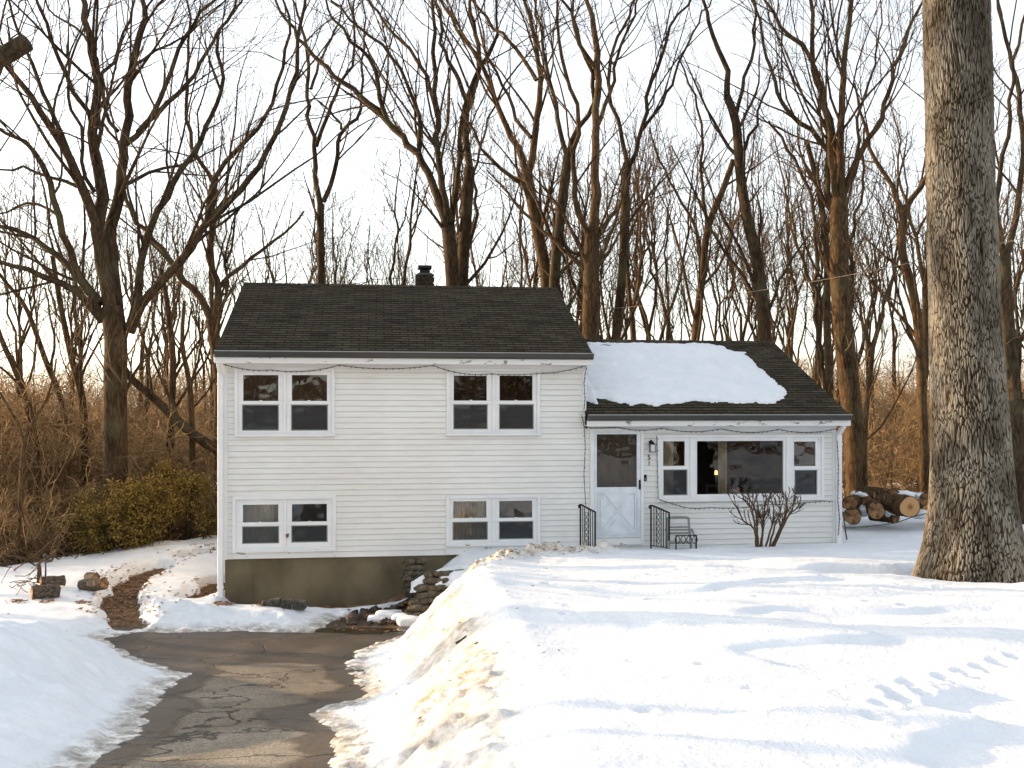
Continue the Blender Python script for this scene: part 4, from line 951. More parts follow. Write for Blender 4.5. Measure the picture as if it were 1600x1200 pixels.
# sawn-off limb reaching in at the top left corner, on a tree just outside the frame
g = rt(9)
a0 = at(-260, 700, 12); p0 = Vector((a0.x, 12, GZ(a0.x, 12)))
root = thing('pruned_tree', 'thick sawn-off branch stub poking in at the top left corner of the view', 'tree', p0)
mb = MB(); b0 = at(-260, 120, 12); mb.tube([p0-Vector((0, 0, .3)), p0+Vector((.05, 0, 2)), b0, b0+Vector((-.1, .2, 3))], .26, 14, .2); mb.build('trunk', M['bark'], root, p0, smooth=True)
mb = MB(); mb.tube([b0, at(-120, 118, 12.0), at(-30, 100, 11.9), at(5, 88, 11.85), at(42, 66, 11.8)], .12, 14, .105); mb.build('crown', M['bark'], root, p0, smooth=True)

# ------------------------------------------------------------------ the house
ZB = -3.6
def FP_(px, py, v=0.0):
    dx = (px-HX)/F; dy = 1.0
    # s*(dx,dy) = H0 + t U + v N
    rx, ry = H0.x+v*Nn.x, H0.y+v*Nn.y
    det = dx*(-U.y)-dy*(-U.x); s = (rx*(-U.y)-ry*(-U.x))/det
    t = (dx*ry-dy*rx)/det
    t = -t if False else ((s*dx-rx)*U.x+(s*dy-ry)*U.y)
    return t, -(py-HY)/F*s
house = thing('split_level_house', 'white clapboard split-level house with dark roofs, snow on its lower right roof', 'house', (H0.x, H0.y, ZB), TH)
HO = (0, 0, ZB)
def hp(mb, name, mat, parent=None, bevel=0, smooth=False): return mb.build(name, mat, parent or house, HO, bevel, smooth)
T1 = FP_(914, 700)[0]; T2 = FP_(1306, 700)[0]; DEP = 6.8
Zf = FP_(630, 869)[1]             # foundation top
zEm = FP_(630, 568)[1]; zEw = FP_(1100, 668)[1]    # wall tops
# roof planes (v, z) eave -> ridge
OV = .32
_, z0m = FP_(630, 552.5, -OV); _, z0w = FP_(1100, 650, -OV)
VR = 3.42
_, z1m = FP_(630, 447, VR); _, z1w = FP_(1100, 533.5, VR)
tl, _ = FP_(335, 556, -OV); tr_, _ = FP_(927, 556, -OV); twr, _ = FP_(1329, 659, -OV)

# window rectangles in photo pixels: outer casing, then sashes (upper pane, lower pane)
WIN = {
 'ul': dict(o=(366.7, 575, 523, 681.5), s=[((380, 586, 435, 626.5), (378, 632, 436, 673)), ((456, 586, 511, 626.5), (454.6, 632, 512.6, 673))]),
 'ur': dict(o=(697.5, 575.5, 843.5, 680), s=[((709, 587, 760.5, 626), (708, 631.5, 762, 671)), ((780.5, 587, 832, 626), (779.5, 631.5, 834, 671))]),
 'll': dict(o=(363.5, 775, 524.7, 861.5), s=[((379.6, 788.5, 435, 816), (378.3, 822, 436.3, 849.5)), ((456, 787.5, 510.7, 815), (455, 820.5, 512, 847.5))]),
 'lr': dict(o=(696.8, 773.5, 844, 852), s=[((708, 783.3, 760, 809.3), (706.9, 815, 762.2, 844)), ((780, 782.5, 831.7, 809), (779.3, 814, 833.3, 842.5))]),
}
def rect(q, v=0):
    t0, zt = FP_(q[0], (q[1]+q[3])/2, v)[0], 0; t1 = FP_(q[2], q[3], v)[0]
    tm = (q[0]+q[2])/2
    return t0, t1, FP_(tm, q[3], v)[1], FP_(tm, q[1], v)[1]
PIC = dict(o=(1026, 679, 1286.7, 782))
DOOR = (921.6, 669, 1005, 842)
holes_main = [rect(w['o']) for w in WIN.values()]
holes_wing = [rect(PIC['o']), rect(DOOR)]
holes_main = [(a+.05, b-.05, c+.05, d-.05) for a, b, c, d in holes_main]
holes_wing = [(a+.04, b-.04, c+(.04 if i == 0 else 0), d-.04) for i, (a, b, c, d) in enumerate(holes_wing)]
EXP = .1016
seam = []
M['seam'] = plain('siding_shadow_seam', (.42, .39, .30), .8)  # tan colour paints the shadow line under each clapboard course
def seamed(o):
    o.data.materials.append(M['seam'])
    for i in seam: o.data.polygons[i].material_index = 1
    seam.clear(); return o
def siding_plane(mb, fn, a0, a1, z0, z1, holes, lim=None, out=.013):
    """fn(a, o, z) -> point ; clapboard courses from z0 up"""
    n = int(math.ceil((z1-z0)/EXP))
    for i in range(n):
        zb, zt = z0+i*EXP, min(z0+(i+1)*EXP, z1)
        cuts = sorted({zb, zt, *[h for H in holes for h in (H[2], H[3]) if zb < h < zt]})
        for c0, c1 in zip(cuts[:-1], cuts[1:]):
            xa, xb = a0, a1
            if lim:
                l = lim((c0+c1)/2)
                if l is None: continue
                xa, xb = l
            segs = [(xa, xb)]
            for H in holes:
                if H[2] < (c0+c1)/2 < H[3]:
                    ns = []
                    for s in segs:
                        if H[1] <= s[0] or H[0] >= s[1]: ns.append(s); continue
                        if s[0] < H[0]: ns.append((s[0], H[0]))
                        if H[1] < s[1]: ns.append((H[1], s[1]))
                    segs = ns
            o0 = out*(1-(c0-zb)/EXP); o1 = out*(1-(c1-zb)/EXP)
            for s in segs:
                if c0 == zb:      # groove under the butt edge, its shadow line put in by colour
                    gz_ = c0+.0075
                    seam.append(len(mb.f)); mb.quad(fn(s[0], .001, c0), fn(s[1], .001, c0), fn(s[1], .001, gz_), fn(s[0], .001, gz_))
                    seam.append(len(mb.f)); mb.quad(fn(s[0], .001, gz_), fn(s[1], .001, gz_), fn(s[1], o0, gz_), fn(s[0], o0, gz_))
                    mb.quad(fn(s[0], o0, gz_), fn(s[1], o0, gz_), fn(s[1], o1, c1), fn(s[0], o1, c1))
                else: mb.quad(fn(s[0], o0, c0), fn(s[1], o0, c0), fn(s[1], o1, c1), fn(s[0], o1, c1))
mb = MB(); front = lambda a, o, z: (a, -o, z)
siding_plane(mb, front, 0, T1, Zf, zEm, holes_main)
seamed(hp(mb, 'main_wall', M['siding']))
mb = MB()
siding_plane(mb, front, T1, T2, Zf, zEw, holes_wing)
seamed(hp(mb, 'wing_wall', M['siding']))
# gable and back walls
def gable(t, sgn, zt, zr, z0):
    mb = MB(); fn = lambda a, o, z: (t+sgn*o, a, z)
    def lim(z):
        if z < zt: return (0, DEP)
        k = (z-zt)/(zr-zt)
        if k >= 1: return None
        return (k*DEP/2, DEP-k*DEP/2)
    siding_plane(mb, fn, 0, DEP, z0, zr, [], lim); return mb
rz_m = z1m-.12; rz_w = z1w-.12
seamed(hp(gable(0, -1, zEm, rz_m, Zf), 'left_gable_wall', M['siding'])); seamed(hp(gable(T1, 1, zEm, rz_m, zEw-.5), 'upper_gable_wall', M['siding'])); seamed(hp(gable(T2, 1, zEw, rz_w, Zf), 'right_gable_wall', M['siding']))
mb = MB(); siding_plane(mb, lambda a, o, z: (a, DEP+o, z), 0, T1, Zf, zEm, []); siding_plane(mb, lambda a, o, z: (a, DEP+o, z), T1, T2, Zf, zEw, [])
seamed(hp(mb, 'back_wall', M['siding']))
# inside: dim rooms
mb = MB()
def room(t0, t1, z0, z1, v0=.16, v1=3.6):
    mb.quad((t0, v1, z0), (t1, v1, z0), (t1, v1, z1), (t0, v1, z1)); mb.quad((t0, v0, z0), (t1, v0, z0), (t1, v1, z0), (t0, v1, z0))
    mb.quad((t0, v0, z1), (t1, v0, z1), (t1, v1, z1), (t0, v1, z1)); mb.quad((t0, v0, z0), (t0, v1, z0), (t0, v1, z1), (t0, v0, z1)); mb.quad((t1, v0, z0), (t1, v1, z0), (t1, v1, z1), (t1, v0, z1))
Zmid = (Zf+zEm)/2
room(.1, 3.2, Zmid+.05, zEm-.02); room(3.3, T1-.1, Zmid+.05, zEm-.02); room(.1, 3.2, Zf-.4, Zmid-.05); room(3.3, T1-.1, Zf-.4, Zmid-.05); room(T1+.1, T2-.1, Zf+.05, zEw-.02)
hp(mb, 'interior', M['room'])
# foundation
mb = MB(); mb.box(.025, T2-.025, .02, .2, ZB-.3, Zf-.004); mb.box(.025, .2, .2, DEP-.02, ZB-.3, Zf-.004); mb.box(T2-.2, T2-.025, .2, DEP-.02, ZB-.3, Zf-.004)
mb.box(FP_(395, 900)[0], FP_(396, 900)[0], .015, .021, ZB, Zf-.004)
hp(mb, 'foundation', M['foundation'])

# roofs
def roof(name, t0, t1, z_e, z_r, snow_top=None):
    run = VR+OV; rise = z_r-z_e; SL = math.hypot(run, rise); cs, sn = run/SL, rise/SL
    n = int(round(SL/.125)); e = SL/n; mb = MB(); uv = []
    for side in (0, 1):
        def P(t, s, o):
            v = -OV+s*cs-o*sn; z = z_e+s*sn+o*cs
            return (t, v, z) if side == 0 else (t, 2*VR-v, z)
        for i in range(n):
            s0, s1 = i*e, (i+1)*e
            mb.quad(P(t0, s0, .010), P(t1, s0, .010), P(t1, s1, .003), P(t0, s1, .003)); uv += [(t0, s0+.001), (t1, s0+.001), (t1, s1-.001), (t0, s1-.001)]
            mb.quad(P(t0, s0, -.0), P(t1, s0, -.0), P(t1, s0, .010), P(t0, s0, .010)); uv += [(t0, s0+.01)]*2+[(t1, s0+.01)]*2
        # deck thickness
        for t in (t0, t1):
            mb.quad(P(t, 0, -.10), P(t, SL, -.10), P(t, SL, .006), P(t, 0, .006)); uv += [(0, .05)]*4
        mb.quad(P(t0, 0, -.06), P(t1, 0, -.06), P(t1, 0, 0), P(t0, 0, 0)); uv += [(0, .05)]*4
        mb.quad(P(t0, 0, -.10), P(t0, SL, -.10), P(t1, SL, -.10), P(t1, 0, -.10)); uv += [(0, .05)]*4
    # ridge caps
    k = int((t1-t0)/.14); zt = z_r
    for i in range(k):
        a, b = t0+(t1-t0)*i/k, t0+(t1-t0)*(i+1)/k; w = .13
        for sg in (-1, 1):
            mb.quad((a, VR, zt+.028), (b, VR, zt+.020), (b, VR+sg*w, zt-.045), (a, VR+sg*w, zt-.040)); uv += [(a, .01), (a+.1, .01), (a+.1, .11), (a, .11)]
    o = mb.build(name, M['shingle'], house, HO)
    ul = o.data.uv_layers.new(name='UVMap')
    # quads keep vertex order = uv order
    arr = np.array([uv[v] for v in range(len(mb.v))], dtype=np.float32)
    li = np.zeros(len(o.data.loops), dtype=np.int32); o.data.loops.foreach_get('vertex_index', li)
    ul.data.foreach_set('uv', arr[li].ravel())
    return cs, sn, SL
csm, snm, SLm = roof('main_roof', tl, tr_, z0m, z1m)
csw, snw, SLw = roof('wing_roof', T1+.02, twr, z0w, z1w)
def gutter(t0, t1, z, name='gutter'):
    mb = MB(); pr = [(0, 0), (-.01, -.07), (-.07, -.09), (-.115, -.06), (-.125, 0), (-.135, .0), (-.122, -.07), (-.075, -.10), (-.0, -.08)]
    pts = [(-.0, 0), (-.0, -.095), (-.07, -.10), (-.11, -.075), (-.125, -.03), (-.13, 0), (-.115, 0), (-.10, -.04), (-.01, -.05)]
    n = len(pts)
    for t in (t0, t1):
        for (a, b) in pts: mb.v.append((t, -OV+a+.02, z+b+.005))
    for i in range(n): j = (i+1) % n; mb.f.append((i, j, n+j, n+i))
    mb.f.append(tuple(range(n))); mb.f.append(tuple(range(2*n-1, n-1, -1)))
    gu = hp(mb, name, M['gutter'])
    mb = MB(); mb.box(t0, t1, -OV-.113, -OV-.098, z+.0055, z+.020); hp(mb, 'gutter_rim', M['rim'], gu)
gutter(tl+.01, tr_-.01, z0m+.01); gutter(T1-.02, twr-.01, z0w+.01)
# fascia, soffit, frieze: butt joined
def trim(t0, t1, z, zw, ta, tb, ret_r=True):
    mb = MB()
    mb.box(t0, t1, -OV-.012, -OV+.016, z-.19, z-.085)          # fascia
    mb.box(t0, t1, -OV+.016, -.03, z-.186, z-.168)             # soffit
    hp(mb, 'fascia', M['peel'], bevel=.003)
    mb = MB(); mb.box(ta, tb, -.03, .01, zw-.10, z-.168); hp(mb, 'frieze_board', M['white'], bevel=.003)
trim(tl, tr_, z0m, zEm, -.03, T1+.02); trim(T1-.03, twr, z0w, zEw, T1+.05, T2)
# rake boards following the gables
for (t, ze, zr) in ((tl, z0m, z1m), (tr_, z0m, z1m), (twr, z0w, z1w)):
    mb = MB()
    for sg in (0, 1):
        f = (lambda v: v) if sg == 0 else (lambda v: 2*VR-v)
        a = (t, f(-OV+.03), ze-.17); b = (t, f(VR), zr-.17); w = .02
        mb.v += [(t-w, a[1], a[2]), (t+w, a[1], a[2]), (t+w, b[1], b[2]), (t-w, b[1], b[2]), (t-w, a[1], a[2]+.12), (t+w, a[1], a[2]+.12), (t+w, b[1], b[2]+.12), (t-w, b[1], b[2]+.12)]
        n = len(mb.v)-8
        for q in ((0, 1, 2, 3), (4, 7, 6, 5), (0, 4, 5, 1), (1, 5, 6, 2), (2, 6, 7, 3), (3, 7, 4, 0)): mb.f.append(tuple(n+i for i in q))
    hp(mb, 'rake_board', M['white'])
# corner boards
for (a, b, zt, zb) in ((-.02, .07, zEm-.1, Zf), (T1-.055, T1+.02, zEm-.1, z0w+.10), (T2-.07, T2+.02, zEw-.1, Zf)):
    mb = MB(); mb.box(a, b, -.028, .02, zb, zt); mb.box(a if a < .1 else b-.001, (a if a < .1 else b-.001)+.004, .02, .10, zb, zt)
    hp(mb, 'corner_board', M['white'], bevel=.003)
# downspouts
def downspout(px, ztop, zbot, zend, sg=1):
    t = FP_(px, 760)[0]; w = .047; mb = MB()
    mb.box(t-w, t+w, -.115, -.035, zbot, ztop-.28)
    mb.bar((t, -.075, ztop-.285), (t, -OV+.03, ztop-.12), .085, .07, (1, 0, 0)); mb.bar((t, -OV+.03, ztop-.13), (t, -OV+.03, ztop-.02), .085, .07, (1, 0, 0))
    d = hp(mb, 'downspout', M['white'], bevel=.008)
    mb = MB()
    for z in (ztop-.5, (ztop+zbot)/2, zbot+.4): mb.box(t-w-.012, t+w+.012, -.118, -.03, z, z+.03)
    hp(mb, 'strap', M['white'], d)
downspout(345.5, z0m-.07, ZB+.02, 0); downspout(1308, z0w-.07, Zf-.05, 0)

def window(name, w, apron=False, curtains=(), flat=False, label=None):
    o = rect(w['o']); mb = MB(); cw = .058
    mb.ring(o[0], o[1], o[2], o[3], cw, -.045, .10)
    # mullion between the sashes
    a = rect(w['s'][0][1])[1]; b = rect(w['s'][1][1])[0]; mid = (a+b)/2
    mb.box(mid-.022, mid+.022, -.040, .10, o[2]+cw, o[3]-cw)
    fr = hp(mb, name, M['white'], bevel=.005)
    if label: fr['label'] = label
    xs_ = [(o[0]+cw, mid-.022), (mid+.022, o[1]-cw)]
    for (xl, xr), (up, lo) in zip(xs_, w['s']):
        u = rect(up); l = rect(lo); zm0, zm1 = l[3], u[2]
        mb = MB(); # sash as one ring with meeting rail
        za, zb = o[2]+cw, o[3]-cw
        mb.box(xl, u[0], -.012, .05, zm1, zb); mb.box(u[1], xr, -.012, .05, zm1, zb); mb.box(u[0], u[1], -.012, .05, u[3], zb)
        mb.box(xl, xr, -.022, .05, zm0, zm1)
        mb.box(xl, l[0], -.016, .05, za, zm0); mb.box(l[1], xr, -.016, .05, za, zm0); mb.box(l[0], l[1], -.016, .05, za, l[2])
        mb.box((xl+xr)/2-.025, (xl+xr)/2+.025, -.032, -.022, zm1-.012, zm1+.014)
        hp(mb, 'sash', M['white'], fr, bevel=.004)
        mb = MB(); mb.quad((u[0], .02, u[2]), (u[1], .02, u[2]), (u[1], .02, u[3]), (u[0], .02, u[3])); hp(mb, 'pane', M['glass_flat'] if flat else M['glass'], fr)
        mb = MB(); mb.quad((l[0], .03, l[2]), (l[1], .03, l[2]), (l[1], .03, l[3]), (l[0], .03, l[3])); hp(mb, 'pane', M['glass'], fr)
        mb = MB(); mb.ring(l[0], l[1], l[2], l[3], .018, -.004, .006); 
        s = hp(mb, 'screen_frame', M['grey_plastic'], fr)
        mb = MB(); mb.quad((l[0]+.018, .001, l[2]+.018), (l[1]-.018, .001, l[2]+.018), (l[1]-.018, .001, l[3]-.018), (l[0]+.018, .001, l[3]-.018)); hp(mb, 'screen', M['screen'], fr)
    mb = MB(); mb.box(o[0]-.01, o[1]+.01, -.085, -.046, o[2]-.005, o[2]+.03); 
    if apron: mb.box(o[0], o[1], -.036, .0, Zf+.012, o[2]-.006)
    hp(mb, 'sill', M['peel'] if apron else M['white'], fr, bevel=.004)
    for (q0, q1) in curtains:   # wavy hanging cloth
        t0 = FP_(q0, 700)[0]; t1 = FP_(q1, 700)[0]; mb = MB(); n = 36
        for i in range(n):
            for k in range(2):
                pass
        A = [(t0+(t1-t0)*i/n, .22+.02*math.sin(i*1.9)+.008*math.sin(i*.7)) for i in range(n+1)]
        for p, q in zip(A[:-1], A[1:]): mb.quad((p[0], p[1], o[2]), (q[0], q[1], o[2]), (q[0], q[1], o[3]), (p[0], p[1], o[3]))
        hp(mb, 'curtain', M['curtain'], fr, smooth=True)
    return fr
window('double_window', WIN['ul'], label='upper left pair of double-hung windows')
window('double_window', WIN['ur'], flat=True, label='upper right pair of double-hung windows')
window('double_window', WIN['ll'], apron=True, label='lower left pair of windows with a peeling sill', curtains=((372, 440),))
window('double_window', WIN['lr'], apron=True, label='lower right pair of windows above the snow', curtains=((703, 765),))
# living room window: side sash, picture pane, side sash
o = rect(PIC['o']); mb = MB(); cw = .055
mb.ring(o[0], o[1], o[2], o[3], cw, -.045, .10)
m1 = FP_(1081.5, 730)[0]; m2 = FP_(1231.5, 730)[0]
for m_ in (m1, m2): mb.box(m_-.05, m_+.05, -.042, .10, o[2]+cw, o[3]-cw)
fr = hp(mb, 'picture_window', M['white'], bevel=.005); fr['label'] = 'wide picture window flanked by two narrow sash windows'
pp = rect((1088.7, 689, 1223.5, 771.7))
mb = MB(); xl, xr, za, zb = m1+.05, m2-.05, o[2]+cw, o[3]-cw
mb.box(xl, pp[0], -.02, .05, za, zb); mb.box(pp[1], xr, -.02, .05, za, zb); mb.box(pp[0], pp[1], -.02, .05, za, pp[2]); mb.box(pp[0], pp[1], -.02, .05, pp[3], zb)
hp(mb, 'sash', M['white'], fr, bevel=.004)
mb = MB(); mb.quad((pp[0], .01, pp[2]), (pp[1], .01, pp[2]), (pp[1], .01, pp[3]), (pp[0], .01, pp[3])); hp(mb, 'pane', M['glass_flat'], fr)
for (xl, xr), (up, lo) in zip(((o[0]+cw, m1-.05), (m2+.05, o[1]-cw)), (((1036, 689.5, 1070, 728), (1036, 733.5, 1074, 774)), ((1240.3, 690, 1274.2, 728.3), (1241, 734, 1276.7, 773)))):
    u = rect(up); l = rect(lo); zm0, zm1 = l[3], u[2]; mb = MB()
    l = (max(l[0], xl+.01), min(l[1], xr-.01), l[2], l[3])
    mb.box(xl, u[0], -.012, .05, zm1, zb); mb.box(u[1], xr, -.012, .05, zm1, zb); mb.box(u[0], u[1], -.012, .05, u[3], zb)
    mb.box(xl, xr, -.022, .05, zm0, zm1); mb.box(xl, l[0], -.016, .05, za, zm0); mb.box(l[1], xr, -.016, .05, za, zm0); mb.box(l[0], l[1], -.016, .05, za, l[2])
    hp(mb, 'sash', M['white'], fr, bevel=.004)
    mb = MB(); mb.quad((u[0], .02, u[2]), (u[1], .02, u[2]), (u[1], .02, u[3]), (u[0], .02, u[3])); hp(mb, 'pane', M['glass'], fr)
    mb = MB(); mb.quad((l[0], .03, l[2]), (l[1], .03, l[2]), (l[1], .03, l[3]), (l[0], .03, l[3])); hp(mb, 'pane', M['glass'], fr)
    mb = MB(); mb.ring(l[0], l[1], l[2], l[3], .016, -.004, .006); hp(mb, 'screen_frame', M['grey_plastic'], fr)
    mb = MB(); mb.quad((l[0]+.016, .001, l[2]+.016), (l[1]-.016, .001, l[2]+.016), (l[1]-.016, .001, l[3]-.016), (l[0]+.016, .001, l[3]-.016)); hp(mb, 'screen', M['screen'], fr)
mb = MB(); mb.box(o[0]-.01, o[1]+.01, -.085, -.046, o[2]-.005, o[2]+.03); hp(mb, 'sill', M['white'], fr, bevel=.004)
for q0, q1 in ((1030, 1058), (1128, 1142)):
    t0 = FP_(q0, 700)[0]; t1 = FP_(q1, 700)[0]; mb = MB(); A = [(t0+(t1-t0)*i/30, .22+.02*math.sin(i*1.9)) for i in range(31)]
    for p, q in zip(A[:-1], A[1:]): mb.quad((p[0], p[1], o[2]), (q[0], q[1], o[2]), (q[0], q[1], o[3]), (p[0], p[1], o[3]))
    hp(mb, 'curtain', M['curtain'], fr, smooth=True)

# door
o = rect(DOOR); mb = MB(); d0 = FP_(927.5, 760)[0]; d1 = FP_(1000.5, 760)[0]; dz1 = FP_(964, 674)[1]; dz0 = FP_(964, 840)[1]
mb.box(o[0], d0-.004, -.05, .10, dz0-.14, o[3]); mb.box(d1+.004, o[1], -.05, .10, dz0-.14, o[3]); mb.box(d0-.004, d1+.004, -.05, .10, dz1+.004, o[3])
dfr = hp(mb, 'door_frame', M['white'], bevel=.006)
mb = MB(); mb.box(d0-.004, d1+.004, -.07, .12, dz0-.13, dz0-.006); hp(mb, 'threshold', M['peel'], bevel=.004)
gl = rect((932, 678.5, 994.4, 761)); mb = MB()
mb.box(d0, gl[0], -.035, -.002, dz0, dz1); mb.box(gl[1], d1, -.035, -.002, dz0, dz1); mb.box(gl[0], gl[1], -.035, -.002, gl[3], dz1)
mb.box(gl[0], gl[1], -.033, -.002, dz0, gl[2])
# crossbuck
pa = rect((937, 771, 990, 833)); mb.ring(pa[0]-.04, pa[1]+.04, pa[2]-.03, pa[3]+.03, .03, -.052, -.0335)
cxm, czm = (pa[0]+pa[1])/2, (pa[2]+pa[3])/2
mb.bar((pa[0]+.03, -.038, pa[2]+.03), (pa[1]-.03, -.038, pa[3]-.03), .012, .075, (0, 1, 0)) if False else None
def xbar(a, b, w, y0, y1):
    a = Vector((a[0], 0, a[1])); b = Vector((b[0], 0, b[1])); d = (b-a).normalized(); n = Vector((-d.z, 0, d.x))*w/2; k = len(mb.v)
    for y in (y0, y1):
        for p in (a-n, a+n, b+n, b-n): mb.v.append((p.x, y, p.z))
    for f in ((0, 1, 2, 3), (7, 6, 5, 4), (0, 4, 5, 1), (1, 5, 6, 2), (2, 6, 7, 3), (3, 7, 4, 0)): mb.f.append(tuple(k+i for i in f))

def tri_panel(P, y0, y1):
    k = len(mb.v)
    for y in (y0, y1):
        for p in P: mb.v.append((p[0], y, p[1]))
    for f in ((0, 1, 2), (5, 4, 3), (0, 3, 4, 1), (1, 4, 5, 2), (2, 5, 3, 0)): mb.f.append(tuple(k+q for q in f))
g_ = .045
for P in ([(pa[0]+g_*1.6, pa[3]), (pa[1]-g_*1.6, pa[3]), (cxm, czm+g_*1.6)], [(pa[0]+g_*1.6, pa[2]), (cxm, czm-g_*1.6), (pa[1]-g_*1.6, pa[2])],
          [(pa[0], pa[2]+g_*1.6), (pa[0], pa[3]-g_*1.6), (cxm-g_*1.2, czm)], [(pa[1], pa[2]+g_*1.6), (cxm+g_*1.2, czm), (pa[1], pa[3]-g_*1.6)]):
    tri_panel(P, -.050, -.0332)
dr = hp(mb, 'storm_door', plain('pale_blue_white_door', (.64, .68, .72), .4), bevel=.004)
mb = MB(); mb.quad((gl[0], -.015, gl[2]), (gl[1], -.015, gl[2]), (gl[1], -.015, gl[3]), (gl[0], -.015, gl[3])); hp(mb, 'pane', M['glass_flat'], dr)
mb = MB(); hx, hz = FP_(998.7, 757); mb.tube([(hx, -.04, hz+.075), (hx, -.075, hz+.06), (hx, -.082, hz), (hx, -.075, hz-.06), (hx, -.04, hz-.075)], .011, 8); mb.box(hx-.015, hx+.015, -.042, -.034, hz-.09, hz+.09); hp(mb, 'handle', M['black'], dr)
mb = MB(); mb.quad((d0, .06, dz0), (d1, .06, dz0), (d1, .06, dz1), (d0, .06, dz1)); hp(mb, 'inner_door', noisy('dark_wood_door', (.03, .02, .012), (.06, .04, .025), 3, .5, (8, 1, 1)))
# wall lantern
lx, lz = FP_(1016.5, 697); mb = MB()
mb.box(lx-.035, lx+.035, -.03, -.012, lz-.02, lz+.10); mb.tube([(lx, -.03, lz+.08), (lx-.02, -.08, lz+.115), (lx, -.12, lz+.09)], .012, 6)
for k in range(5):
    r0 = .062-.012*k; zz = lz+.035+.014*k; mb.tube([(lx, -.12, zz), (lx, -.12, zz+.014)], r0, 12, r0-.010)
for sx in (-1, 1):
    for sy in (-1, 1): mb.box(lx+sx*.045-.004, lx+sx*.045+.004, -.12+sy*.045-.004, -.12+sy*.045+.004, lz-.10, lz+.036)
mb.box(lx-.052, lx+.052, -.172, -.068, lz-.112, lz-.10)
lam = hp(mb, 'wall_lantern', M['black']); mb = MB(); mb.box(lx-.038, lx+.038, -.158, -.082, lz-.099, lz+.034); hp(mb, 'lantern_glass', plain('frosted_lantern_glass', (.6, .62, .62), .3), lam)
# house number
def digit(ch, px, py, h):
    cu = bpy.data.curves.new('house_number', 'FONT'); cu.body = ch; cu.size = h*1.38; cu.extrude = .006; cu.align_x = 'CENTER'; cu.align_y = 'CENTER'
    tmp = bpy.data.objects.new('house_number', cu); COL.objects.link(tmp)
    dg = bpy.context.evaluated_depsgraph_get(); dg.update(); me = bpy.data.meshes.new_from_object(tmp.evaluated_get(dg)); bpy.data.objects.remove(tmp)
    t, z = FP_(px, py); o = obj('house_number', me, M['black'], house); o.location = (t, -.022, z-ZB); o.rotation_euler = (R(90), 0, 0); o['label'] = 'black number %s beside the door' % ch
    return o
digit('5', 1013.8, 714.8, .092); digit('1', 1013.8, 724, .092)
mb = MB(); bx, bz = FP_(1007.7, 746.5); mb.box(bx-.028, bx+.028, -.035, -.012, bz-.06, bz+.06); db = hp(mb, 'doorbell', M['black'], bevel=.004)
mb = MB(); mb.tube([(bx, -.036, bz-.025), (bx, -.041, bz-.025)], .013, 12); hp(mb, 'button', plain('button_grey', (.3, .3, .3), .4), db)
# small hook light under wing eave
# chimney
c0, zc0 = FP_(649.5, 447, VR+.35); c1, _ = FP_(679, 447, VR+.35); zsh = FP_(664, 429, VR+.35)[1]; znk = FP_(664, 425, VR+.35)[1]; zfl = FP_(664, 418.5, VR+.35)[1]; zcap = FP_(664, 414, VR+.35)[1]
mb = MB(); cm = (c0+c1)/2; hw = (c1-c0)/2; cv = VR+.35+.2
zr0 = z1m-.6; nr = int((zsh-zr0)/.068)
for i in range(nr):    # brick courses with raked joints
    za = zr0+(zsh-zr0)*i/nr; zb_ = zr0+(zsh-zr0)*(i+1)/nr; mb.box(c0+.006, c1-.006, cv-.2+.006, cv+.2-.006, za, za+.01)
    off_ = .1 if i % 2 else 0; xx = c0-off_
    while xx < c1:
        a, b = max(xx, c0), min(xx+.19, c1)
        if b-a > .02: mb.box(a, b, cv-.2, cv+.2, za+.0101, zb_-.0002)
        xx += .2
ch = hp(mb, 'chimney', M['brick'])
mb = MB(); n = len(mb.v); k = hw*.6
mb.v += [(c0, cv-.2, zsh), (c1, cv-.2, zsh), (c1, cv+.2, zsh), (c0, cv+.2, zsh), (cm-k, cv-.12, znk), (cm+k, cv-.12, znk), (cm+k, cv+.12, znk), (cm-k, cv+.12, znk)]
mb.f += [(0, 1, 5, 4), (1, 2, 6, 5), (2, 3, 7, 6), (3, 0, 4, 7), (4, 5, 6, 7)]; hp(mb, 'shoulder', M['concrete'], ch)
mb = MB()
for sx in (-1, 1): mb.box(cm+sx*k*.8-.012, cm+sx*k*.8+.012, cv-.1, cv+.1, znk, zfl)
mb.box(cm-k*.72, cm+k*.72, cv-.1, cv+.1, znk, zfl-.03)
mb.box(cm-.15, cm+.15, cv-.17, cv+.17, zfl, zcap); hp(mb, 'cap', M['black'], ch, bevel=.004)

# ------------------------------------------------------------------ things belonging in house space: placed in world via matrix
def hw(t, v, z): return Vector((H0.x+t*U.x+v*Nn.x, H0.y+t*U.y+v*Nn.y, z))
def hthing(name, label, cat, t, v, z, group=None): return thing(name, label, cat, tuple(hw(t, v, z)), TH, group)
def hpart(mb, name, mat, parent, t, v, z, **k): return mb.build(name, mat, parent, (t, v, z), **k)
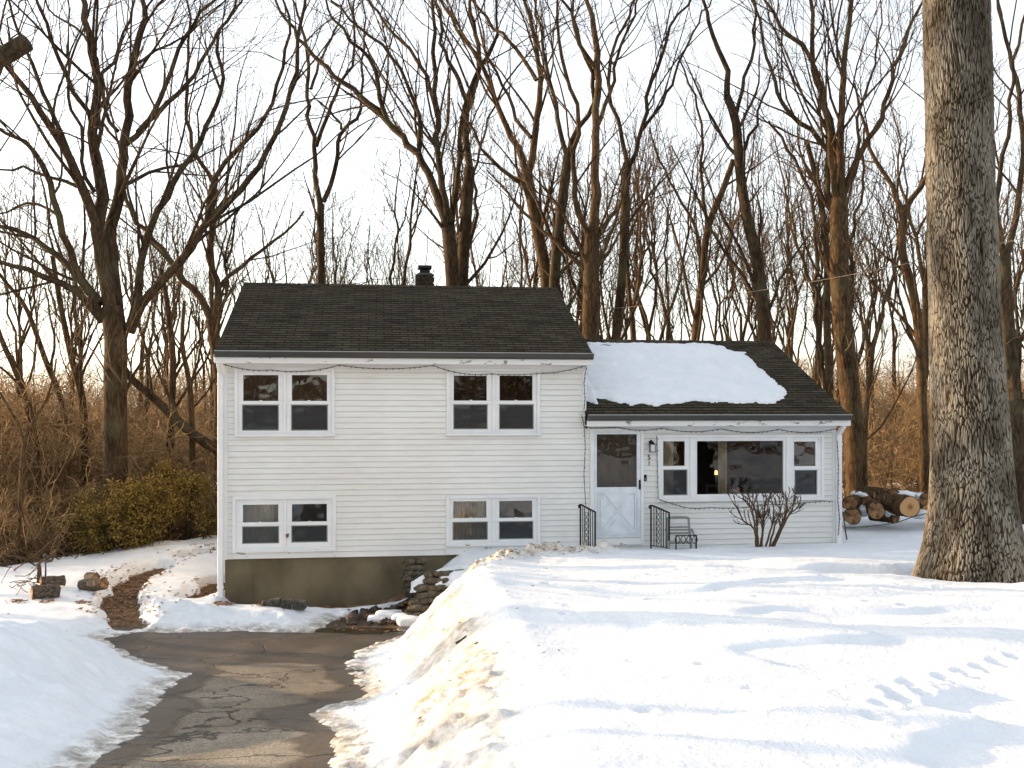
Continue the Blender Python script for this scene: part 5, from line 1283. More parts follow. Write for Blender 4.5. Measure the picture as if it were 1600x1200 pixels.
# roof snow
sp = [(916, 536.5), (940, 537), (1000, 537), (1094, 537.5), (1130, 541.5), (1136, 547), (1148, 550.5), (1164, 551.5), (1181, 569), (1198, 583), (1215, 597), (1227, 611), (1229, 624), (1212, 631), (1150, 631), (1115, 629), (1080, 628.5), (1035, 632.5), (1026, 636), (1004, 630), (993, 634), (953, 628), (919.5, 617), (912, 590)]
def roof_pt(px, py):      # intersect ray with the wing's front roof plane
    lo, hi = -OV, VR
    for _ in range(40):
        m_ = (lo+hi)/2; _, z = FP_(px, py, m_); zr = z0w+(m_+OV)*snw/csw
        if z > zr: lo = m_
        else: hi = m_
    t, _ = FP_(px, py, m_); return (t, (m_+OV)/csw)
poly = [roof_pt(*p) for p in sp]
poly = [(max(a, T1+.04), min(b, SLw-.02)) for a, b in poly]
ta = np.arange(T1+.03, 10.9, .035); sa = np.arange(.1, SLw+.0, .035)
X, Y = np.meshgrid(ta, sa); sdv = poly_sd(X, Y, poly)
sdv = sdv+.02+.08*fbm(X*3, Y*3, 4)+.035*fbm(X*11, Y*11, 3)
sdv = np.where(X < T1+.3, sdv-.3, sdv)
hole = np.hypot((X-(roof_pt(946, 540)[0]))/.14, (Y-roof_pt(946, 540.5)[1])/.07); sdv = np.maximum(sdv, .12*(1-hole))
thk = .10*np.clip(-sdv/.45, 0, 1)**.5+.05*fbm(X*1.2, Y*1.2, 3)*np.clip(-sdv/.4, 0, 1)+.02*fbm(X*5, Y*5, 4)*(sdv < -.05)
nx = len(ta); i = np.arange(nx-1)[None]+np.arange(len(sa)-1)[:, None]*nx; Q = np.stack([i, i+1, i+1+nx, i+nx], -1).reshape(-1, 4)
inside = (sdv < 0).ravel(); Q = Q[inside[Q].any(1)]
o_ = np.where(sdv < 0, thk+.012, -.01).ravel(); Xf, Yf = X.ravel(), Y.ravel()
V = np.stack([Xf, -OV+Yf*csw-o_*snw, z0w+Yf*snw+o_*csw], -1)
used = np.zeros(len(V), bool); used[Q.ravel()] = True; rm = np.cumsum(used)-1
base = (T1+2, 1.0, z0w+1)
rs = hthing('roof_snow', 'thick sheet of white snow sliding on the lower right roof', 'snow', *base)
o = obj('snow_sheet', np_mesh('snow_sheet', V[used]-np.array(base), rm[Q], True), M['snow'], rs)

# railings
def railing(px0, px1, ytop0, ytop1, ybot, label):
    t0, z0 = FP_(px0, ytop0, -.35); t1, z1 = FP_(px1, ytop1, -.35); zb = FP_((px0+px1)/2, ybot, -.35)[1]-.1; v0, v1 = -.20, -.62
    b = hthing('iron_railing', label, 'railing', t0, v0, zb, 'wrought iron step railings'); mb = MB()
    # runs out from the wall towards the camera and slightly right
    q = lambda s: (t0+(t1-t0)*s, v0+(v1-v0)*s)
    zt = lambda s: z0+(z1-z0)*max(0, (s-.12)/.88)
    pts = [(*q(s), zt(s)) for s in (0, .12, .5, .9, 1.0)]; mb.tube([(q(0)[0]-.02, q(0)[1], z0-.06), (q(0)[0]-.025, q(0)[1], z0-.01), *pts, (q(1)[0], q(1)[1], z1-.06)], .017, 7)
    hpart(mb, 'handrail', M['black'], b, t0, v0, zb)
    for s in (0.02, .98):
        mb = MB(); a = q(s); mb.box(a[0]-.013, a[0]+.013, a[1]-.013, a[1]+.013, zb, zt(s)-.01); hpart(mb, 'post', M['black'], b, t0, v0, zb)
    mb = MB()
    for s in (.18, .30, .56, .68, .82):
        a = q(s); mb.box(a[0]-.007, a[0]+.007, a[1]-.007, a[1]+.007, zb+.08, zt(s)-.01)
    for zz in (zb+.08, ): mb.bar((*q(0.02), zz), (*q(.98), zz), .014, .014)
    # scroll panel
    a = q(.42)
    for k in range(6):
        zc = zb+.16+k*.11
        for sg in (-1, 1):
            pts = []
            for j in range(9):
                an = j/8*math.pi*1.7; rr = .028*(1-.45*j/8); pts.append((a[0]+sg*(.004+rr*math.sin(an)), a[1], zc+.05-.05*j/8*2+rr*math.cos(an)*.5))
            mb.tube(pts, .006, 5)
    hpart(mb, 'baluster_panel', M['black'], b, t0, v0, zb)
railing(909, 925.5, 790, 798, 857, 'black iron railing left of the storm door')
railing(1020, 1039.5, 791, 799, 852, 'black iron railing right of the storm door, next to the grey chair')

# grey plastic lawn chair half buried in the snow
t0, zt = FP_(1043, 809, -.45); t1, _ = FP_(1080, 809, -.45); zb = FP_(1062, 853, -.45)[1]; tm = (t0+t1)/2; hwid = (t1-t0)/2
cb = hthing('lawn_chair', 'grey plastic lawn chair half sunk in snow below the picture window', 'chair', tm, -.45, zb)
mb = MB(); pts = []
for k in range(17):
    a = math.pi*k/16; pts.append((tm-hwid*(1 if abs(math.cos(a)) > .8 else abs(math.cos(a))/.8)*(1 if math.cos(a) > 0 else -1)*.92, -.36-.0*k, zt-.10+.10*math.sin(a)**.5))
pts = [(tm-hwid, -.45, zb-.05)]+pts+[(tm+hwid, -.45, zb-.05)]
mb.tube(pts, .024, 8); hpart(mb, 'back_frame', M['grey_plastic'], cb, tm, -.45, zb)
for zz in (zt-.2, zt-.25, zt-.31):
    mb = MB(); mb.box(tm-hwid+.02, tm+hwid-.02, -.40, -.378, zz, zz+.032); hpart(mb, 'slat', M['grey_plastic'], cb, tm, -.45, zb)
for sg in (-1, 1):
    mb = MB(); x_ = tm+sg*(hwid+.02); mb.tube([(x_, -.42, zt-.22), (x_+sg*.005, -.52, zt-.30), (x_+sg*.01, -.62, zt-.42), (x_+sg*.01, -.64, zb-.1)], .022, 8); hpart(mb, 'armrest', M['grey_plastic'], cb, tm, -.45, zb)
mb = MB(); mb.box(tm-hwid+.01, tm+hwid-.01, -.62, -.44, zb+.06, zb+.085)
hpart(mb, 'seat', M['grey_plastic'], cb, tm, -.45, zb)
# small scrolled iron plant stand on the seat's side
ts, zs_ = FP_(1072, 850, -.9); st = hthing('plant_stand', 'low black scrolled iron stand in front of the grey chair', 'plant stand', ts, -.9, zs_-.05); mb = MB()
for k in range(4):
    xx = ts-.16+.105*k
    mb.tube([(xx+.045*math.sin(j/10*6.28), -.9-.01*k, zs_+.08+.07*math.cos(j/10*6.28)) for j in range(11)], .008, 5)
mb.box(ts-.2, ts+.2, -.915, -.895, zs_+.148, zs_+.162); mb.box(ts-.2, ts-.18, -.915, -.895, zs_-.1, zs_+.148); mb.box(ts+.18, ts+.2, -.915, -.895, zs_-.1, zs_+.148)
hpart(mb, 'frame', M['black'], st, ts, -.9, zs_-.05)

# string lights
bulb_me = None
def lights(label, pts, sp_=.10):
    """pts in house coords; sagging handled by caller"""
    global bulb_me
    P = [Vector(p) for p in pts]; b0 = P[0]
    root = hthing('string_lights', label, 'string lights', *b0, group='dark strings of small unlit lights on the house')
    mb = MB(); mb.tube(P, .0065, 5, cap=False); hpart(mb, 'wire', M['wire'], root, *b0)
    if bulb_me is None:
        m2 = MB(); m2.tube([(0, 0, .008), (0, 0, 0), (0, 0, -.02), (0, 0, -.034)], .010, 6, .004); o = m2.build('light_bulb', M['bulb'], root); bulb_me = o.data; bpy.data.objects.remove(o)
    d = 0; nxt = sp_*.5; cnt = 0
    for a, b in zip(P[:-1], P[1:]):
        L = (b-a).length
        while nxt < d+L and cnt < 95:
            q = a.lerp(b, (nxt-d)/L)-b0; o = bpy.data.objects.new('light_bulb', bulb_me); COL.objects.link(o); o.parent = root; o.location = q
            o.rotation_euler = (random.uniform(-.9, .9), random.uniform(-1.2, 1.2), 0); nxt += sp_*random.uniform(.8, 1.2); cnt += 1
        d += L
def festoon(knots, v, n=14, sag=1.0):
    out = []
    for (a, b, s) in zip(knots[:-1], knots[1:], [k[2] if len(k) > 2 else 0 for k in knots[:-1]]):
        for i in range(n):
            q = i/n; px = a[0]+(b[0]-a[0])*q; py = a[1]+(b[1]-a[1])*q+4*s*q*(1-q); t, z = FP_(px, py, v); out.append((t, v+.004*math.sin(i*2.1), z))
    t, z = FP_(knots[-1][0], knots[-1][1], v); out.append((t, v, z)); return out
lights('string of small dark lights drooping under the eave above the upper windows', festoon([(349, 569, 4), (424, 578, 6), (530, 570.5, 5.5), (677, 571, 6), (768, 584, 2), (845, 583, 3), (915, 571)], -.075), .105)
lights('string of small dark lights drooping along the lower eave above door and picture window', festoon([(912, 668, 1), (965, 667.5, 4), (1035, 669, 5), (1127, 670, 5), (1216, 671, 5), (1308, 670)], -.075), .10)
lights('double light string hanging straight down beside the left side of the storm door', festoon([(909, 648), (913, 668), (914.5, 700), (912.5, 740), (915, 789)], -.085), .085)
lights('light string hanging on the upper corner board above the lower roof', festoon([(916, 572), (912.5, 600), (914, 620), (913, 638)], -.085), .08)
lights('light string running down beside the picture window and looping below its sill', festoon([(1026.5, 681), (1027, 720), (1028.5, 780, 0), (1060, 790, 3), (1110, 793, 3), (1190, 789, 1), (1286, 783), (1302, 784)], -.10), .10)
lights('light string hanging on the downspout at the right end of the house', festoon([(1308, 688), (1310, 730), (1309, 780), (1312, 808), (1310, 836)], -.125), .075)
# leaf caught on the lower left window
t, z = FP_(449, 837, -.06); lf = hthing('dead_leaf', 'curled brown leaf stuck on the mullion of the lower left window', 'leaf', t, -.06, z); mb = MB()
mb.quad((t-.02, -.06, z-.05), (t+.02, -.075, z-.03), (t+.035, -.065, z+.04), (t-.005, -.055, z+.03)); mb.quad((t-.035, -.055, z-.01), (t-.01, -.07, z-.03), (t+.02, -.075, z+.03), (t-.02, -.06, z+.04)); hpart(mb, 'blade', M['leaf'], lf, t, -.06, z)
# lamp and striped ball seen through the picture window
t, z = FP_(1119, 738, .45); lp = hthing('table_lamp', 'small lit table lamp seen through the picture window', 'lamp', t, .45, z-.25); mb = MB()
mb.tube([(t, .45, z-.045), (t, .45, z+.035)], .032, 12, .026); m, nt, b = new_mat('lit_lampshade'); b.inputs['Base Color'].default_value = (.9, .6, .25, 1); b.inputs['Emission Color'].default_value = (1, .62, .22, 1); b.inputs['Emission Strength'].default_value = 1.2
hpart(mb, 'lamp_shade', m, lp, t, .45, z-.25, smooth=True)
mb = MB(); mb.tube([(t, .45, z-.25), (t, .45, z-.24), (t, .45, z-.235), (t, .45, z-.05)], .03, 10, .006); hpart(mb, 'lamp_base', M['dark'], lp, t, .45, z-.25)
mb = MB(); zt_ = z-.25; tb = hthing('side_table', 'dark low table under the lamp inside the picture window', 'table', t+.5, .5, Zf+.06)
mb.box(t-.25, t+1.5, .35, .75, zt_-.03, zt_-.002)
hpart(mb, 'table_top', M['dark'], tb, t+.5, .5, Zf+.06)
for xx in (t-.22, t+1.44):
    for yy in (.38, .70): mb = MB(); mb.box(xx, xx+.04, yy, yy+.04, Zf+.06, zt_-.03); hpart(mb, 'leg', M['dark'], tb, t+.5, .5, Zf+.06)
t, z = FP_(1150, 768, .42); bl = hthing('striped_ball', 'red and white striped ball inside the picture window', 'ball', t, .42, z)
for c, mt in ((0, plain('ball_red', (.5, .06, .04), .4)), (1, plain('ball_white', (.6, .62, .62), .4))):
    mb = MB()
    for k in range(8):
        if k % 2 != c: continue
        for j in range(6):
            for h in range(3):
                f0 = lambda a, b: (t+.1*math.sin(b)*math.cos(a), .42+.1*math.cos(b)*.9, z+.1*math.sin(b)*math.sin(a))
                a0, a1 = (k+h/3)*math.pi/4, (k+(h+1)/3)*math.pi/4; b0, b1 = j*math.pi/6, (j+1)*math.pi/6
                mb.quad(f0(a0, b0), f0(a1, b0), f0(a1, b1), f0(a0, b1))
    hpart(mb, 'gore', mt, bl, t, .42, z, smooth=True)

# ------------------------------------------------------------------ shrub in front of the wing
g = rt(31); c = at(1196, 845, 17.6); zg = SZ(c.x, c.y); base = (c.x, c.y, zg)
root = thing('bare_shrub', 'vase-shaped leafless shrub growing from the snow below the picture window', 'shrub', base)
stems = []; radii = []
tips = [(1143, 783), (1158, 772), (1172, 776), (1186, 770), (1200, 768), (1214, 770), (1228, 769), (1240, 772), (1252, 778), (1165, 785), (1207, 778)]
st_ = [[(1182, 838), (1178, 826), (1163, 815), (1152, 795), (1144, 783)], [(1184, 840), (1178, 810), (1172, 790), (1160, 778)], [(1185, 842), (1181, 800), (1170, 778)], [(1190, 842), (1193, 805), (1197, 780), (1195, 770)],
       [(1194, 842), (1204, 828), (1209, 800), (1205, 780)], [(1200, 842), (1210, 825), (1219, 798), (1216, 775)], [(1202, 841), (1220, 822), (1229, 800), (1230, 778)], [(1204, 840), (1225, 815), (1238, 795), (1243, 774)], [(1206, 839), (1222, 826), (1232, 806), (1246, 792), (1252, 777)], [(1186, 842), (1192, 825), (1186, 800), (1182, 776)]]
Ps = []; Rs = []
for s_i, pl in enumerate(st_):
    dep = g.uniform(-.35, .35); p3 = [tuple(at(x, y, c.y+dep*k/(len(pl)-1))) for k, (x, y) in enumerate(pl)]; p3[0] = (p3[0][0], p3[0][1], zg-.1)
    A, Rr = resample(p3, np.linspace(.021, .007, len(p3)), 14); Ps.append(jitter_line(A, g, .006)); Rs.append(Rr)
P = np.array(Ps); Rr = np.array(Rs)
l1 = spawn(P, Rr, 8, g, .3, .98, (15, 40), (.25, .42), 7, .7, .12, .6, .6); l1 = (l1[0], np.clip(l1[1], .007, 1))
l2 = spawn(*l1, 4, g, .3, .98, (20, 45), (.35, .6), 5, .5, .15, .7, .5); l2 = (l2[0], np.clip(l2[1], .004, 1))
V, Fq = tubes_mesh([(P, Rr)], 7); obj('stems', np_mesh('stems', V-np.array(base), Fq, True), M['twig'], root)
V, Fq = tubes_mesh([l1, l2], 5); obj('twigs', np_mesh('twigs', V-np.array(base), Fq, True), M['twig'], root)

# ------------------------------------------------------------------ log pile
def log_ends():
    m, nt, b = new_mat('fresh_cut_end'); co = coords(nt)
    w = N(nt, 'ShaderNodeTexWave', Scale=9, Distortion=1.5); w.wave_type = 'RINGS'; w.rings_direction = 'Y'; nt.links.new(co, w.inputs[0])
    r = ramp(nt, w.outputs[0], [(.2, (.38, .20, .08)), (.8, (.52, .30, .13))]); 
    vl = N(nt, 'ShaderNodeVectorMath', operation='LENGTH'); mp = coords(nt, (1, 0, 1)); nt.links.new(mp, vl.inputs[0])
    r2 = ramp(nt, vl.outputs['Value'], [(.02, (.5, .28, .2)), (.10, (1, 1, 1))]); mx = N(nt, 'ShaderNodeMixRGB', blend_type='MULTIPLY'); mx.inputs[0].default_value = 1
    nt.links.new(r.outputs[0], mx.inputs[1]); nt.links.new(r2.outputs[0], mx.inputs[2]); nt.links.new(mx.outputs[0], b.inputs['Base Color']); b.inputs['Roughness'].default_value = .8
    return m
END_F = log_ends(); END_D = noisy('old_cut_end', (.03, .018, .01), (.36, .20, .09), 9, .9, bs=.5)
LOGS = [(1422, 792, 17.5, 20.6, 12, 'F', 'largest log with a fresh orange cut end, middle of the pile'), (1369, 798, 13.5, 20.6, -14, 'D', 'log with a hollow dark ring end, left of the orange-ended log'),
        (1332, 807, 13, 20.7, -20, 'D', 'lowest left log touching the snow beside the downspout'), (1328, 786, 11.5, 21.0, -35, 'D', 'rounded log end stacked on the lowest left log'), (1350, 782, 12.5, 21.2, -30, 'D', 'log lying second from the left in the upper row'),
        (1381, 784, 10, 21.3, 60, 'D', 'short split log wedged above the hollow one'), (1395, 774, 9.5, 21.5, -25, 'D', 'topmost log with a dark end near the middle of the pile'), (1384, 770, 8, 22.0, 25, 'D', 'thin grey log at the back of the top of the pile'),
        (1448, 781, 11, 21.2, -30, 'D', 'dark red-brown log end against the oak, right end of the pile'), (1451, 798, 10, 21.0, -40, 'F', 'small pale cut log low beside the oak'), (1400, 808, 10, 21.1, 35, 'D', 'log half buried in snow under the orange one'), (1366, 773, 5, 21.2, 50, 'D', 'short broken branch stub sticking up on the pile'), (1470, 800, 12, 21.6, 10, 'D', 'log hidden mostly behind the oak trunk')]
for k, (px, py, rp, Y, ang, e, lab) in enumerate(LOGS):
    c = at(px, py, Y); r = rp/F*Y; L = .6 if rp > 6 else .4
    root = thing('log', lab, 'log', tuple(c), R(ang), 'logs in the wood pile'); n = 22; g = rt(400+k); ph = g.uniform(0, 6, 4)
    prof = [1+.05*math.sin(2*2*math.pi*i/n+ph[0])+.03*math.sin(3*2*math.pi*i/n+ph[1])+.02*g.normal() for i in range(n)]
    mb = MB(); m_ = 8
    for j in range(m_):
        for i in range(n):
            a = 2*math.pi*i/n; rr = r*prof[i]*(1+.02*g.normal()); mb.v.append((math.cos(a)*rr, j/(m_-1)*L, math.sin(a)*rr))
    for j in range(m_-1):
        for i in range(n): i2 = (i+1) % n; mb.f.append((j*n+i, j*n+i2, (j+1)*n+i2, (j+1)*n+i))
    mb.f.append(tuple(range((m_-1)*n, m_*n))); mb.build('bark', M['bark_red'], root, smooth=False)
    mb = MB(); mb.v = [(math.cos(2*math.pi*i/n)*r*prof[i]*.95, .012, math.sin(2*math.pi*i/n)*r*prof[i]*.95) for i in range(n)]+[(math.cos(2*math.pi*i/n)*r*prof[i]*.93, -.006, math.sin(2*math.pi*i/n)*r*prof[i]*.93) for i in range(n)]
    mb.f = [(i, (i+1) % n, n+(i+1) % n, n+i) for i in range(n)]+[tuple(range(n, 2*n))[::-1]]; mb.build('cut_end', END_F if e == 'F' else END_D, root)
# snow caught on the pile
caps = [(1411, 772, 20, 5, 21.6), (1436, 775, 14, 5, 21.7), (1344, 772, 12, 4, 21.4), (1386, 798, 9, 10, 21.3), (1348, 798, 10, 8, 21.2), (1437, 803, 16, 7, 20.9), (1316, 800, 5, 6, 21.2)]
for k, (px, py, rx, rz, Y) in enumerate(caps):
    c = at(px, py, Y); mb = MB(); nn = 16; mm = 8; a_, b_, c_ = rx/F*Y, .35, rz/F*Y
    for j in range(mm+1):
        for i in range(nn):
            th_ = math.pi*j/mm; ph_ = 2*math.pi*i/nn; w = 1+.15*math.sin(3*ph_+k)+.1*math.sin(5*th_+ph_*2); mb.v.append((a_*w*math.sin(th_)*math.cos(ph_), b_*w*math.sin(th_)*math.sin(ph_), c_*w*math.cos(th_)))
    for j in range(mm):
        for i in range(nn): i2 = (i+1) % nn; mb.f.append((j*nn+i, j*nn+i2, (j+1)*nn+i2, (j+1)*nn+i))
    o = mb.build('snow_heap', M['snow'], smooth=True); o.location = c
    tag(o, ['long snow cap on top of the pile above the orange-ended log', 'snow cap on the pile nearest the oak', 'small snow cap on the upper left log', 'snow wedged between the hollow log and the orange-ended log', 'snow wedged between the two left bottom logs', 'snow heaped at the right foot of the pile', 'snow tucked between the pile and the downspout'][k], 'snow cap', 'snow lying on the log pile')

# stake leaning at the wing corner, cable on the snow, overhead wire
a = at(1317, 800, 18.9); b = at(1323, 843, 18.4); mb = MB(); mb.tube([a, b], .014, 6); o = mb.build('stake', M['old_wood']); tag(o, 'thin brown stake leaning against the right corner of the house', 'stake')
mb = MB(); pts = []
for (px, py, Y) in ((1322, 824.5, 18.6), (1350, 823, 19.0), (1380, 820, 19.3), (1400, 817, 19.5), (1425, 808, 19.8), (1450, 801.5, 20.0), (1480, 796, 20.3)):
    p = at(px, py, Y); pts.append(p)
mb.tube(pts, .012, 5); tag(mb.build('cable', M['wire']), 'dark cable running over the snow from the house corner to the oak', 'cable')
mb = MB(); A = at(880, 486, 30); B = at(1600, 372, 17); mb.tube([A.lerp(B, s/16)+Vector((0, 0, -.25*4*(s/16)*(1-s/16))) for s in range(17)], .006, 5)
tag(mb.build('overhead_wire', plain('bright_wire', (.15, .13, .1), .6)), 'thin overhead wire crossing behind the lower roof toward the oak', 'wire')

# ------------------------------------------------------------------ left lawn timbers, blocks, rubble
def rough_log(name, label, cat, px0, py0, px1, py1, Y, r, group, mat='old_wood', dy=.25):
    a = at(px0, py0, Y); b = at(px1, py1, Y+dy); root = thing(name, label, cat, tuple(a), group=group); g = rt(int(px0*7)); mb = MB(); n = 12
    pts = [a.lerp(b, s/6) for s in range(7)]; mb.tube(pts, r, n); mb.v = [(v[0]+g.normal()*r*.06, v[1]+g.normal()*r*.06, v[2]+g.normal()*r*.10) for v in mb.v]
    mb.build('bark', M[mat], root, tuple(a)); d = (a-b).normalized(); mb = MB(); mb.tube([a+d*.001, a+d*.01], r*.86, n); mb.build('cut_end', END_D, root, tuple(a))
rough_log('timber', 'dark weathered timber, the nearest and largest of those on the left lawn', 'timber', 50, 926, 92, 922, 16.9, .115, 'weathered timbers in the left snow')
rough_log('timber', 'split timber with a pale broken end behind the largest one', 'timber', 64, 908, 101, 907, 17.6, .09, 'weathered timbers in the left snow')
rough_log('timber', 'grey timber at the right of the group, snow on its middle', 'timber', 162, 912, 128, 914, 17.4, .11, 'weathered timbers in the left snow')
rough_log('timber', 'short dark block of timber behind the right-hand one', 'timber', 151, 901, 136, 900, 18.1, .07, 'weathered timbers in the left snow')
rough_log('timber', 'flat dark stick of timber lying lowest on the far left', 'timber', 10, 946, 43, 940, 16.6, .04, 'weathered timbers in the left snow')
for (px, h) in ((61, 22), (71, 30)):
    p = at(px, 902, 17.8); mb = MB(); q = at(px-1, 902-h, 17.8); mb.tube([p-Vector((0, 0, .1)), p.lerp(q, .5)+Vector((.01, 0, 0)), q], .045 if px == 61 else .018, 7, .035 if px == 61 else .01); tag(mb.build('stump_post' if px == 61 else 'stick', M['old_wood'], smooth=True), 'short upright stub behind the left timbers' if px == 61 else 'thin upright stick right of the stub behind the timbers', 'stub' if px == 61 else 'stick')
g = rt(41); P = []
for k in range(16):
    p = np.array(at(g.uniform(0, 55), g.uniform(900, 918), 17.6)); d = g.normal(size=3)*[1, .5, .4]; d[0] = abs(d[0]); ln = [p]
    for j in range(5): d = d+g.normal(size=3)*.35; p = p+d/np.linalg.norm(d)*.1; ln.append(p)
    P.append(ln)
V, Fq = tubes_mesh([(np.array(P), np.full((16, 6), .007))], 4); tag(obj('fallen_twigs', np_mesh('fallen_twigs', V, Fq), M['twig']), 'scatter of dead twigs left of the timbers', 'twigs', kind='stuff')
BL = [(409, 944, 422, 954.5), (423, 940, 441, 951), (440, 941, 455.5, 951), (459.5, 943, 479, 950)]
for k, (a, b, c, d) in enumerate(BL):
    Y = 16.6; p = at((a+c)/2, (b+d)/2-5, Y); mb = MB(); w, h = (c-a)/F*Y/2, (d-b)/F*Y/2; mb.box(-w, w, -.09, .09, -h-.06, h, jit=.012)
    o = mb.build('paving_block', M['concrete'], bevel=.012); o.location = p; o.rotation_euler = (0, R([8, -6, 5, 3][k]), R([12, -8, 10, -5][k]))
    tag(o, ['leftmost tilted dark block in the snow under the lower left window', 'widest dark block, second from the left', 'third dark block, touching the widest one', 'flat dark block apart on the right of the row'][k], 'paving block', 'dark blocks in a row in front of the foundation')
def stone_mesh(g, sx, sy, sz):
    import bmesh
    bm = bmesh.new(); bmesh.ops.create_icosphere(bm, subdivisions=2, radius=1)
    off = Vector(g.uniform(0, 50, 3))
    for v in bm.verts:
        q = v.co.copy(); q = Vector([math.copysign(abs(c)**.6, c) for c in q]); n = noise.noise(q*1.3+off)*.3+noise.noise(q*4+off)*.08; q = q*(1+n); v.co = (q.x*sx, q.y*sy, q.z*sz)
    me = bpy.data.meshes.new('stone'); bm.to_mesh(me); bm.free(); return me
g = rt(61)
# dry stone retaining wall beside the pit: stacked flat stones, one thing of many courses
sw = thing('stone_wall', 'low dry stone retaining wall stepping up beside the foundation', 'wall', (-1.5, 16.5, -3.5)); parts = []
import bmesh
for row in range(7):
    z = -3.42+row*.105; n = 7
    for k in range(n):
        s = (k+.5*(row % 2))/n; x = -1.72+.95*s+.05*row; Y = 16.35+.18*s+.06*row
        if z > GZ(x, Y)+.75 or x > -.35: continue
        me = stone_mesh(g, g.uniform(.07, .14), g.uniform(.08, .14), g.uniform(.045, .065)); o = obj('stone', me, M['stone'], sw); o.location = Vector((x, Y, z))-Vector(sw.location); o.rotation_euler = (g.uniform(-.2, .2), g.uniform(-.2, .2), g.uniform(-.5, .5))
for k in range(14):      # second short pier against the foundation
    z = -3.3+(k//2)*.10; p = at(641+(k % 2)*14+g.uniform(-3, 3), 900, 17.55); me = stone_mesh(g, .12, .1, .055); o = obj('stone', me, M['stone'], sw); o.location = Vector((p.x, 17.55, z))-Vector(sw.location); o.rotation_euler = (g.uniform(-.2, .2), g.uniform(-.2, .2), g.uniform(-.5, .5))
LOCS = [(560, 645, 935, 972)]
for k in range(60):
    px = g.uniform(545, 650); py = g.uniform(932, 972); Y = np.interp(py, [930, 975], [17.4, 15.9]); x = (px-HX)/F*Y; s = g.uniform(.04, .10); me = stone_mesh(g, s, s*.9, s*.6)
    o = obj('loose_stone', me, M['stone_wet']); o.location = (x, Y, GZ(x, Y)+s*.3); o.rotation_euler = tuple(g.uniform(-.5, .5, 3)); tag(o, 'small brown loose stone among the rubble and snow at the foot of the foundation', 'stone', 'loose stones in the dark corner by the foundation')
# snow slab lying on top of the stone wall
mb_x = np.arange(-1.75, .75, .04); mb_y = np.arange(16.35, 17.95, .04)
SL = [(-1.75, 16.9), (-1.7, 17.4), (-1.0, 17.75), (-.3, 17.85), (.4, 17.9), (.4, 17.1), (-.2, 16.75), (-.75, 16.5), (-1.2, 16.6)]
X, Y = np.meshgrid(mb_x, mb_y); sv = poly_sd(X, Y, SL)+.12*fbm(X*3, Y*3, 3); top = IP(X, [-1.7, -1.2, -.6, .2, .7], [-3.02, -2.86, -2.78, -2.72, -2.68])+.02*0+.03*fbm(X*2, Y*2, 3)
Z = np.where(sv < 0, top+.12*np.clip(-sv/.18, 0, 1)**.5-.04, top-.12)
nx = len(mb_x); i = np.arange(nx-1)[None]+np.arange(len(mb_y)-1)[:, None]*nx; Q = np.stack([i, i+1, i+1+nx, i+nx], -1).reshape(-1, 4); ins = (sv < .03).ravel(); Q = Q[ins[Q].any(1)]
V = np.stack([X.ravel(), Y.ravel(), Z.ravel()], -1); used = np.zeros(len(V), bool); used[Q.ravel()] = True; rm = np.cumsum(used)-1
o = obj('snow_drift', np_mesh('snow_drift', V[used], rm[Q], True), M['snow']); tag(o, 'soft snow drift lying on top of the dry stone wall', 'snow drift')
for k, (px, py, Y, r) in enumerate([(605, 945, 16.6, .17), (628, 955, 16.3, .15), (640, 962, 16.0, .17), (588, 955, 16.3, .12), (655, 935, 16.6, .13), (618, 938, 16.9, .10)]):
    c = at(px, py, Y); zz = GZ(c.x, Y); me = stone_mesh(rt(500+k), r*1.25, r, r*.55); me.polygons.foreach_set('use_smooth', np.ones(len(me.polygons), dtype=bool))
    o = obj('snow_clump', me, M['snow']); o.location = (c.x, Y, zz+r*.35)
    m_ = o.modifiers.new('s', 'SUBSURF'); m_.levels = 1; m_.render_levels = 1
    tag(o, 'small clump of snow among the dark rubble by the foundation', 'snow clump', 'snow clumps on the rubble')
# green bulb-shaped marker
c = at(763.5, 884, 15.7); c.z = SZ(c.x, c.y)+.03; root = thing('garden_marker', 'small faceted green marker poking out of the snow bank', 'marker', tuple(c)); mb = MB()
for (z0_, z1_, r0_, r1_) in ((-.06, -.02, .04, .085), (-.02, .02, .085, .07), (.02, .085, .07, .008)): mb.tube([(0, 0, z0_), (0, 0, z1_)], r0_, 8, r1_)
mb.build('bulb', M['green'], root); mb = MB(); mb.tube([(0, 0, -.4), (0, 0, -.06)], .012, 6); mb.build('stem', M['black'], root)
# short stick on the bank
p = at(721, 1058, 9.3); 
zz = SZ(p.x, p.y); mb = MB(); mb.tube([(p.x-.05, p.y-.04, zz), (p.x, p.y, zz+.02), (p.x+.05, p.y+.05, zz+.045)], .012, 6); tag(mb.build('stick', M['old_wood']), 'short brown stick lying on the snow bank above the driveway', 'stick')

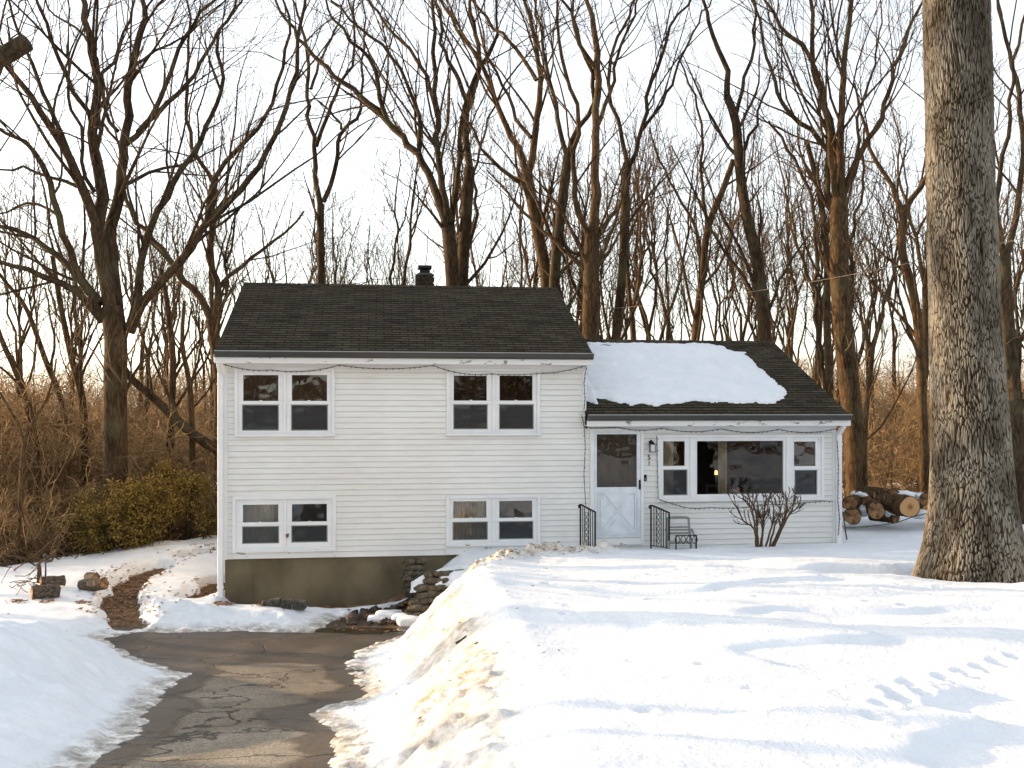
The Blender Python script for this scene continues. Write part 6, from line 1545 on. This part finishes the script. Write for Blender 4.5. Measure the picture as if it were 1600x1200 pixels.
# ------------------------------------------------------------------ fallen leaves
g = rt(71); V = []; Fq = []
def leaf_at(x, Y, z, s):
    a = g.uniform(0, 6.28); c, sn = math.cos(a), math.sin(a); n = len(V)
    for (u, v, w) in ((-1, 0, .25), (-.2, -.5, 0), (1, 0, .35), (-.1, .5, .1)):
        V.append((x+(u*c-v*sn)*s, Y+(u*sn+v*c)*s, z+w*s+g.uniform(0, .3)*s))
    Fq.append((n, n+1, n+2, n+3))
def leaves(n, fn, s0=.03, s1=.06, bare=False):
    X = []; 
    for _ in range(n): X.append(fn())
    X = np.array(X); gz = ground_h(X[:, 0], X[:, 1]); th = np.maximum(0, snow_thick(X[:, 0], X[:, 1]))
    for (x, y), z, t_ in zip(X, gz+th, th):
        if bare and t_ > .01: continue
        leaf_at(x, y, z+.005, g.uniform(s0, s1))
def along(L, w):
    def f():
        i = g.integers(0, len(L)-1); t = g.uniform(); a, b = L[i], L[i+1]; return (a[0]+(b[0]-a[0])*t+g.normal()*w, a[1]+(b[1]-a[1])*t+g.normal()*w)
    return f
leaves(900, along(PATHS[0][0], .28)); leaves(250, along(PATHS[1][0], .2)); leaves(220, along(PATHS[2][0], .2)); leaves(260, along(DIRTY, .22), .015, .04)
leaves(220, lambda: (g.uniform(-2.9, -1.2), g.uniform(15.4, 17.5))); leaves(60, lambda: (g.uniform(-1.6, .5), g.uniform(7, 16)), .01, .03); leaves(60, lambda: (g.uniform(-9, -4.5), g.uniform(8, 18)), .02, .035)
for (px, py) in ((365, 955), (350, 968), (417, 962), (452, 946), (140, 932), (40, 912), (85, 936)):
    Yc = 16.9; cx_ = (px-HX)/F*Yc; leaves(26, lambda: (cx_+g.normal()*.07, Yc-.3+g.normal()*.08))
leaves(2500, lambda: (g.uniform(-14, -4), g.uniform(20.5, 27)), .03, .07, True)
tag(obj('fallen_leaves', np_mesh('fallen_leaves', np.array(V), np.array(Fq)), M['leaf']), 'brown fallen leaves scattered on the bare patches and snow', 'leaves', kind='stuff')

# ------------------------------------------------------------------ light, sky, camera
EL, AZ = R(9.5), R(-73)       # azimuth from +Y, negative = left
w = bpy.data.worlds.new('World'); S.world = w; w.use_nodes = True; nt = w.node_tree; bg = nt.nodes['Background']
sky = nt.nodes.new('ShaderNodeTexSky'); sky.sky_type = 'NISHITA'; sky.sun_disc = False; sky.sun_elevation = EL; sky.sun_rotation = AZ
sky.altitude = 50; sky.air_density = 1.0; sky.dust_density = 2.0; sky.ozone_density = 1.0
hs_ = nt.nodes.new('ShaderNodeHueSaturation'); hs_.inputs['Saturation'].default_value = .6; hs_.inputs['Value'].default_value = 1.0
nt.links.new(sky.outputs[0], hs_.inputs['Color']); veil = nt.nodes.new('ShaderNodeMixRGB'); veil.blend_type = 'ADD'; veil.inputs[0].default_value = 1; veil.inputs[2].default_value = (1.42, 1.38, 1.34, 1)   # thin high cloud
nt.links.new(hs_.outputs[0], veil.inputs[1]); nt.links.new(veil.outputs[0], bg.inputs[0]); bg.inputs[1].default_value = .15
sd_ = Vector((math.sin(AZ)*math.cos(EL), math.cos(AZ)*math.cos(EL), math.sin(EL)))
l = bpy.data.lights.new('sun', 'SUN'); l.energy = 3.8; l.angle = R(.5); l.color = (1, .68, .38)
so = bpy.data.objects.new('sun', l); COL.objects.link(so); so.rotation_euler = sd_.to_track_quat('Z', 'Y').to_euler()
cam = bpy.data.cameras.new('camera'); co = bpy.data.objects.new('camera', cam); COL.objects.link(co); S.camera = co
co.location = (0, 0, 0); co.rotation_euler = (R(90), 0, 0); cam.sensor_width = 36; cam.lens = F/1600*36; cam.shift_y = 40/1600; cam.clip_end = 1000; cam.clip_start = .1
S.view_settings.view_transform = 'Standard'; S.view_settings.look = 'None'; S.view_settings.gamma = 1; S.view_settings.exposure = 1.35
S.cycles.max_bounces = 6; S.cycles.transparent_max_bounces = 12
